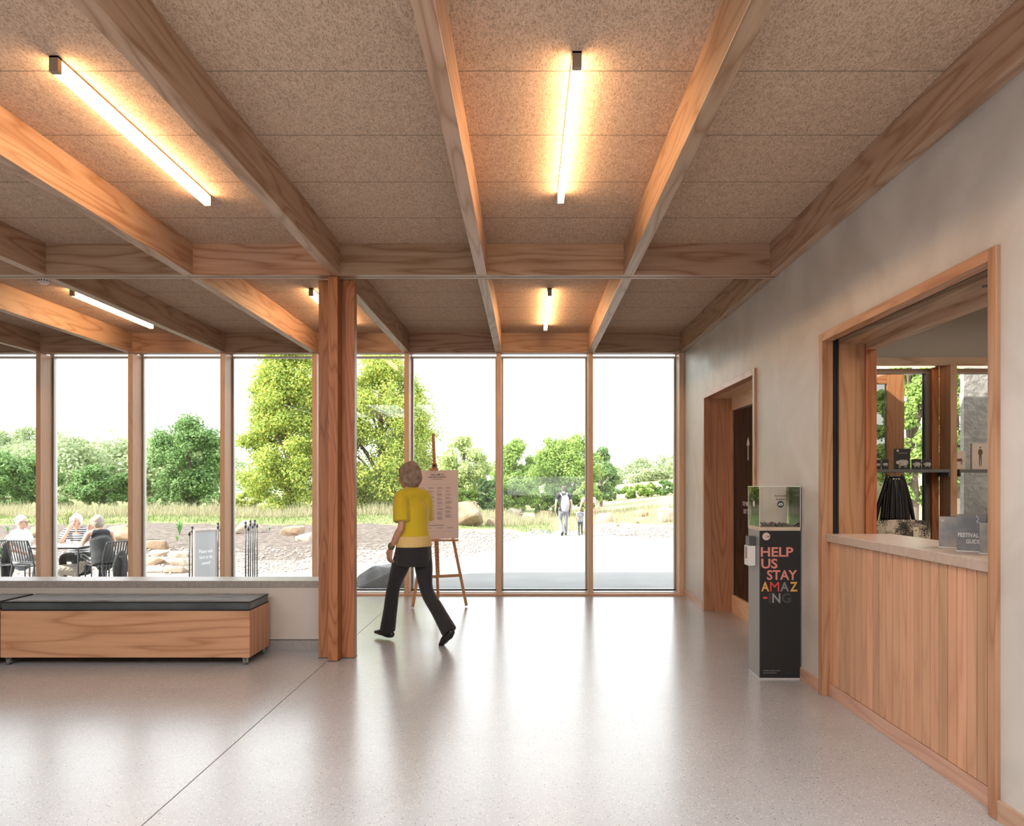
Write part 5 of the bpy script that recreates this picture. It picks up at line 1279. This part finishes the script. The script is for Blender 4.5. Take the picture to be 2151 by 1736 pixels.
t, w_, h = card(1878, 1911, 943, 'black book with a sheep picture on the shop shelf', blk_p, 'book', None, 'book', th=.02)
b_ = bmesh.new(); sheep(b_, 0, h*.32, w_*1.5, -.0115); obj('picture', b_, sheep_m, t)
b_ = bmesh.new(); disc(b_, (-w_*.6, -.0108, h*.90), w_*.15, .001, Matrix.Rotation(PI/2, 4, 'X')); obj('logo_disc', b_, pink_p, t)
text('lettering', 'Henry & Alan', mat('grey_script', (.45, .45, .45), .5), t, (-w_*.5, -.0104, h*.76), (1, 0, 0), (0, 0, 1), w_*1.1, h*.05)
t, w_, h = card(1995, 2026, 948, 'pale book with a horse figure on its cover', pink_p, 'book', None, 'book', th=.03)
b_ = bmesh.new(); y = -.0158
tube(b_, [(-.035, y, h*.52), (0, y, h*.50), (.035, y, h*.52)], [(.004, .014)]*3, 8, side=(0, 1, 0)); tube(b_, [(-.034, y, h*.54), (-.050, y, h*.66), (-.062, y, h*.64)], [.006, .005, .004], 6)
for x in (-.032, -.022, .026, .036): bar(b_, (x, y, h*.5), (x+.003, y, h*.26), .0025, 6)
bar(b_, (.036, y, h*.54), (.052, y, h*.42), .002, 6)
for v in b_.verts: v.co.y = y+(v.co.y-y)*.15
obj('picture', b_, mat('dark_red_print', (.10, .03, .025), .5), t)
t, w_, h = card(2040, 2078, 932, 'tall pale book with a standing bronze figure on its cover', pink_p, 'book', None, 'book', th=.03)
b_ = bmesh.new(); y = -.0158; xc = -.008
tube(b_, [(xc, y, h*.48), (xc, y, h*.62), (xc, y, h*.76)], [(.012, .004), (.014, .004), (.016, .004)], 8, side=(1, 0, 0)); ball(b_, (xc, y, h*.84), (.008, .003, .011))
for s_ in (-1, 1): tube(b_, [(xc+s_*.006, y, h*.5), (xc+s_*.008, y, h*.30), (xc+s_*.007, y, h*.12)], [.006, .005, .003], 6); tube(b_, [(xc+s_*.015, y, h*.74), (xc+s_*.019, y, h*.60), (xc+s_*.004, y, h*.62)], [.004, .004, .003], 6)
for v in b_.verts: v.co.y = y+(v.co.y-y)*.3
obj('picture', b_, mat('bronze_print', (.10, .08, .03), .5), t)
# display table, bag and hanging black garment
t = thing('display_table', 'dark shop display table below the shelf', 'table', (3.65, 7.02, 0))
obj('table_top', boxes((-.45, .45, -.20, .20, .84, .865)), shm, t, bevel=.002)
for a in (-.42, .42):
    for c in (-.17, .17): obj('leg', boxes((a-.015, a+.015, c-.015, c+.015, 0, .8395)), shm, t)
BYY = 7.02
def speck(name, c1, c2, sc, lo=.45, hi=.55):
    m = bpy.data.materials.new(name); m.use_nodes = True; n = m.node_tree.nodes; l = m.node_tree.links; p = n['Principled BSDF']
    t_ = n.new('ShaderNodeTexCoord'); a = n.new('ShaderNodeTexNoise'); a.inputs['Scale'].default_value = sc; a.inputs['Detail'].default_value = 2
    c_ = n.new('ShaderNodeTexNoise'); c_.inputs['Scale'].default_value = 7; l.new(t_.outputs['Object'], a.inputs['Vector']); l.new(t_.outputs['Object'], c_.inputs['Vector'])
    v = math_n(n, l, 'ADD', a.outputs[0], math_n(n, l, 'MULTIPLY', math_n(n, l, 'SUBTRACT', c_.outputs[0], .5), .9))
    r = n.new('ShaderNodeValToRGB'); r.color_ramp.elements[0].position = lo; r.color_ramp.elements[1].position = hi; r.color_ramp.elements[0].color = (*c1, 1); r.color_ramp.elements[1].color = (*c2, 1)
    l.new(v, r.inputs[0]); l.new(r.outputs[0], p.inputs['Base Color']); p.inputs['Roughness'].default_value = .85; return m
t = thing('tote_bag', 'black and cream printed tote bag with a paper tag on the display table', 'bag', (xatY(1896, BYY), BYY, .8655))
hw = (1956-1838)/2*BYY/F_PX; ht = zatY(1096, BYY)-.8655
b_ = bmesh.new(); tube(b_, [(0, 0, .012), (0, 0, ht*.5), (0, 0, ht)], [(hw*.96, .07), (hw, .06), (hw*.97, .018)], 28, side=(1, 0, 0))
obj('bag_body', b_, speck('sheep_print_cloth', (.015, .013, .012), (.50, .42, .34), 150), t, True)
b_ = bmesh.new(); xx = xatY(1924, BYY-.08)-xatY(1896, BYY)
box(b_, xx-.024, xx+.024, -.080, -.077, ht*.18, ht*.78); obj('paper_tag', b_, mat('buff_tag', (.58, .50, .40), .6), t)
b_ = bmesh.new(); disc(b_, (xx, -.081, ht*.66), .006, .002, Matrix.Rotation(PI/2, 4, 'X'), 12); obj('tag_eyelet', b_, gasket, t)
GYY = 7.22
t = thing('black_garment', 'glossy black pleated garment hanging under the shop shelf', 'garment', (xatY(1880, GYY), GYY, 1.0))
b_ = bmesh.new(); nseg = 72; prev = None; zt = zatY(1001, GYY)-1.0; zb_ = zatY(1096, GYY)-1.0
for k in range(13):
    f_ = k/12; z = zt+(zb_-zt)*f_; wv = (.072+.060*f_**.8)
    ring = []
    for i in range(nseg):
        a = 2*PI*i/nseg; pl = 1+.12*math.sin(a*14+f_*1.0)*min(1, f_*2+.2)
        ring.append(b_.verts.new((wv*math.cos(a)*pl, .045*(1+f_)*math.sin(a)*pl, z)))
    if prev:
        for i in range(nseg): b_.faces.new((prev[i], prev[(i+1) % nseg], ring[(i+1) % nseg], ring[i]))
    else: top_r = ring
    prev = ring
b_.faces.new(top_r); b_.faces.new(prev)
gl_ = mat('glossy_black_vinyl', (.008, .008, .009), .18, spec=.6)
obj('pleated_body', b_, gl_, t, True)
for s_ in (-1, 1):
    b_ = bmesh.new(); tube(b_, [(s_*.070, 0, zt-.005), (s_*.105, 0, zt-.12), (s_*.15, .01, zt-.27), (s_*(.185), .01, zb_)], [.020, .022, .022, .018], 10); obj('side_strap', b_, gl_, t, True)
b_ = bmesh.new(); bar(b_, (0, 0, zt-.01), (0, 0, 1.565-1.0), .004, 6); bar(b_, (-.085, 0, zt), (.085, 0, zt), .006, 8); obj('hanger', b_, dark_metal, t)
# leaflet stacks on the counter
def leaflets(px, yc_, w_, h_, d_, rz, lab, mcov, mside, txt=None, z=1.1125):
    x = xatY(px, yc_); t = thing('leaflet_stack', lab, 'leaflets', (x, yc_, z), rz, 'leaflet stacks on the ticket counter')
    obj('front_cover', boxes((-w_/2, w_/2, -d_/2, -d_/2+.002, .004, h_)), mcov, t)
    b_ = bmesh.new(); n_ = 9
    for i in range(n_): box(b_, -w_/2+.001, w_/2-.001+(.002 if i % 2 else 0), -d_/2+.0025+i*(d_-.003)/n_, -d_/2+.0025+(i+.8)*(d_-.003)/n_, .004, h_-.002*(i % 2))
    obj('pages', b_, mside, t)
    obj('holder', boxes((-w_/2-.003, w_/2+.003, -d_/2-.003, d_/2+.003, 0, .0035)), acr_edge, t)
    return t
cov = mat('grey_glossy_cover', (.13, .14, .15), .25, var=(9, (.22, .23, .24), 1)); pg1 = mat('dark_page_edges', (.06, .05, .05), .6); pg2 = mat('brown_page_edges', (.13, .075, .06), .6); cov2 = mat('seascape_cover', (.20, .21, .22), .3, var=(12, (.36, .33, .30), 1))
t = leaflets(2002, 4.02, .125, .165, .085, -.62, 'leaflet stack with a grey landscape cover, leftmost on the counter', cov2, pg1)
b_ = bmesh.new(); disc(b_, (-.045, -.0432, .145), .007, .001, Matrix.Rotation(PI/2, 4, 'X'), 20); obj('logo_disc', b_, pink_p, t)
t = leaflets(2043, 3.80, .130, .185, .095, -.62, 'festival guide leaflet stack in the middle of the counter', cov, pg2)
wl = mat('pale_grey_lettering', (.55, .55, .55), .5)
text('lettering', 'FESTIVAL', wl, t, (-.060, -.0479, .072), (1, 0, 0), (0, 0, 1), .092, .022, .03); text('lettering', 'GUIDE', wl, t, (-.025, -.0479, .040), (1, 0, 0), (0, 0, 1), .062, .022, .03)
b_ = bmesh.new(); tube(b_, [(.02, -.048, .180), (.03, -.048, .165), (.022, -.048, .150), (.040, -.048, .145), (.045, -.048, .130)], [.0018]*5, 6); obj('cover_line_art', b_, wl, t)
leaflets(2084, 3.66, .10, .150, .06, -.62, 'leaflet stack with a grey cover, half hidden by the hatch frame', cov2, pg1)
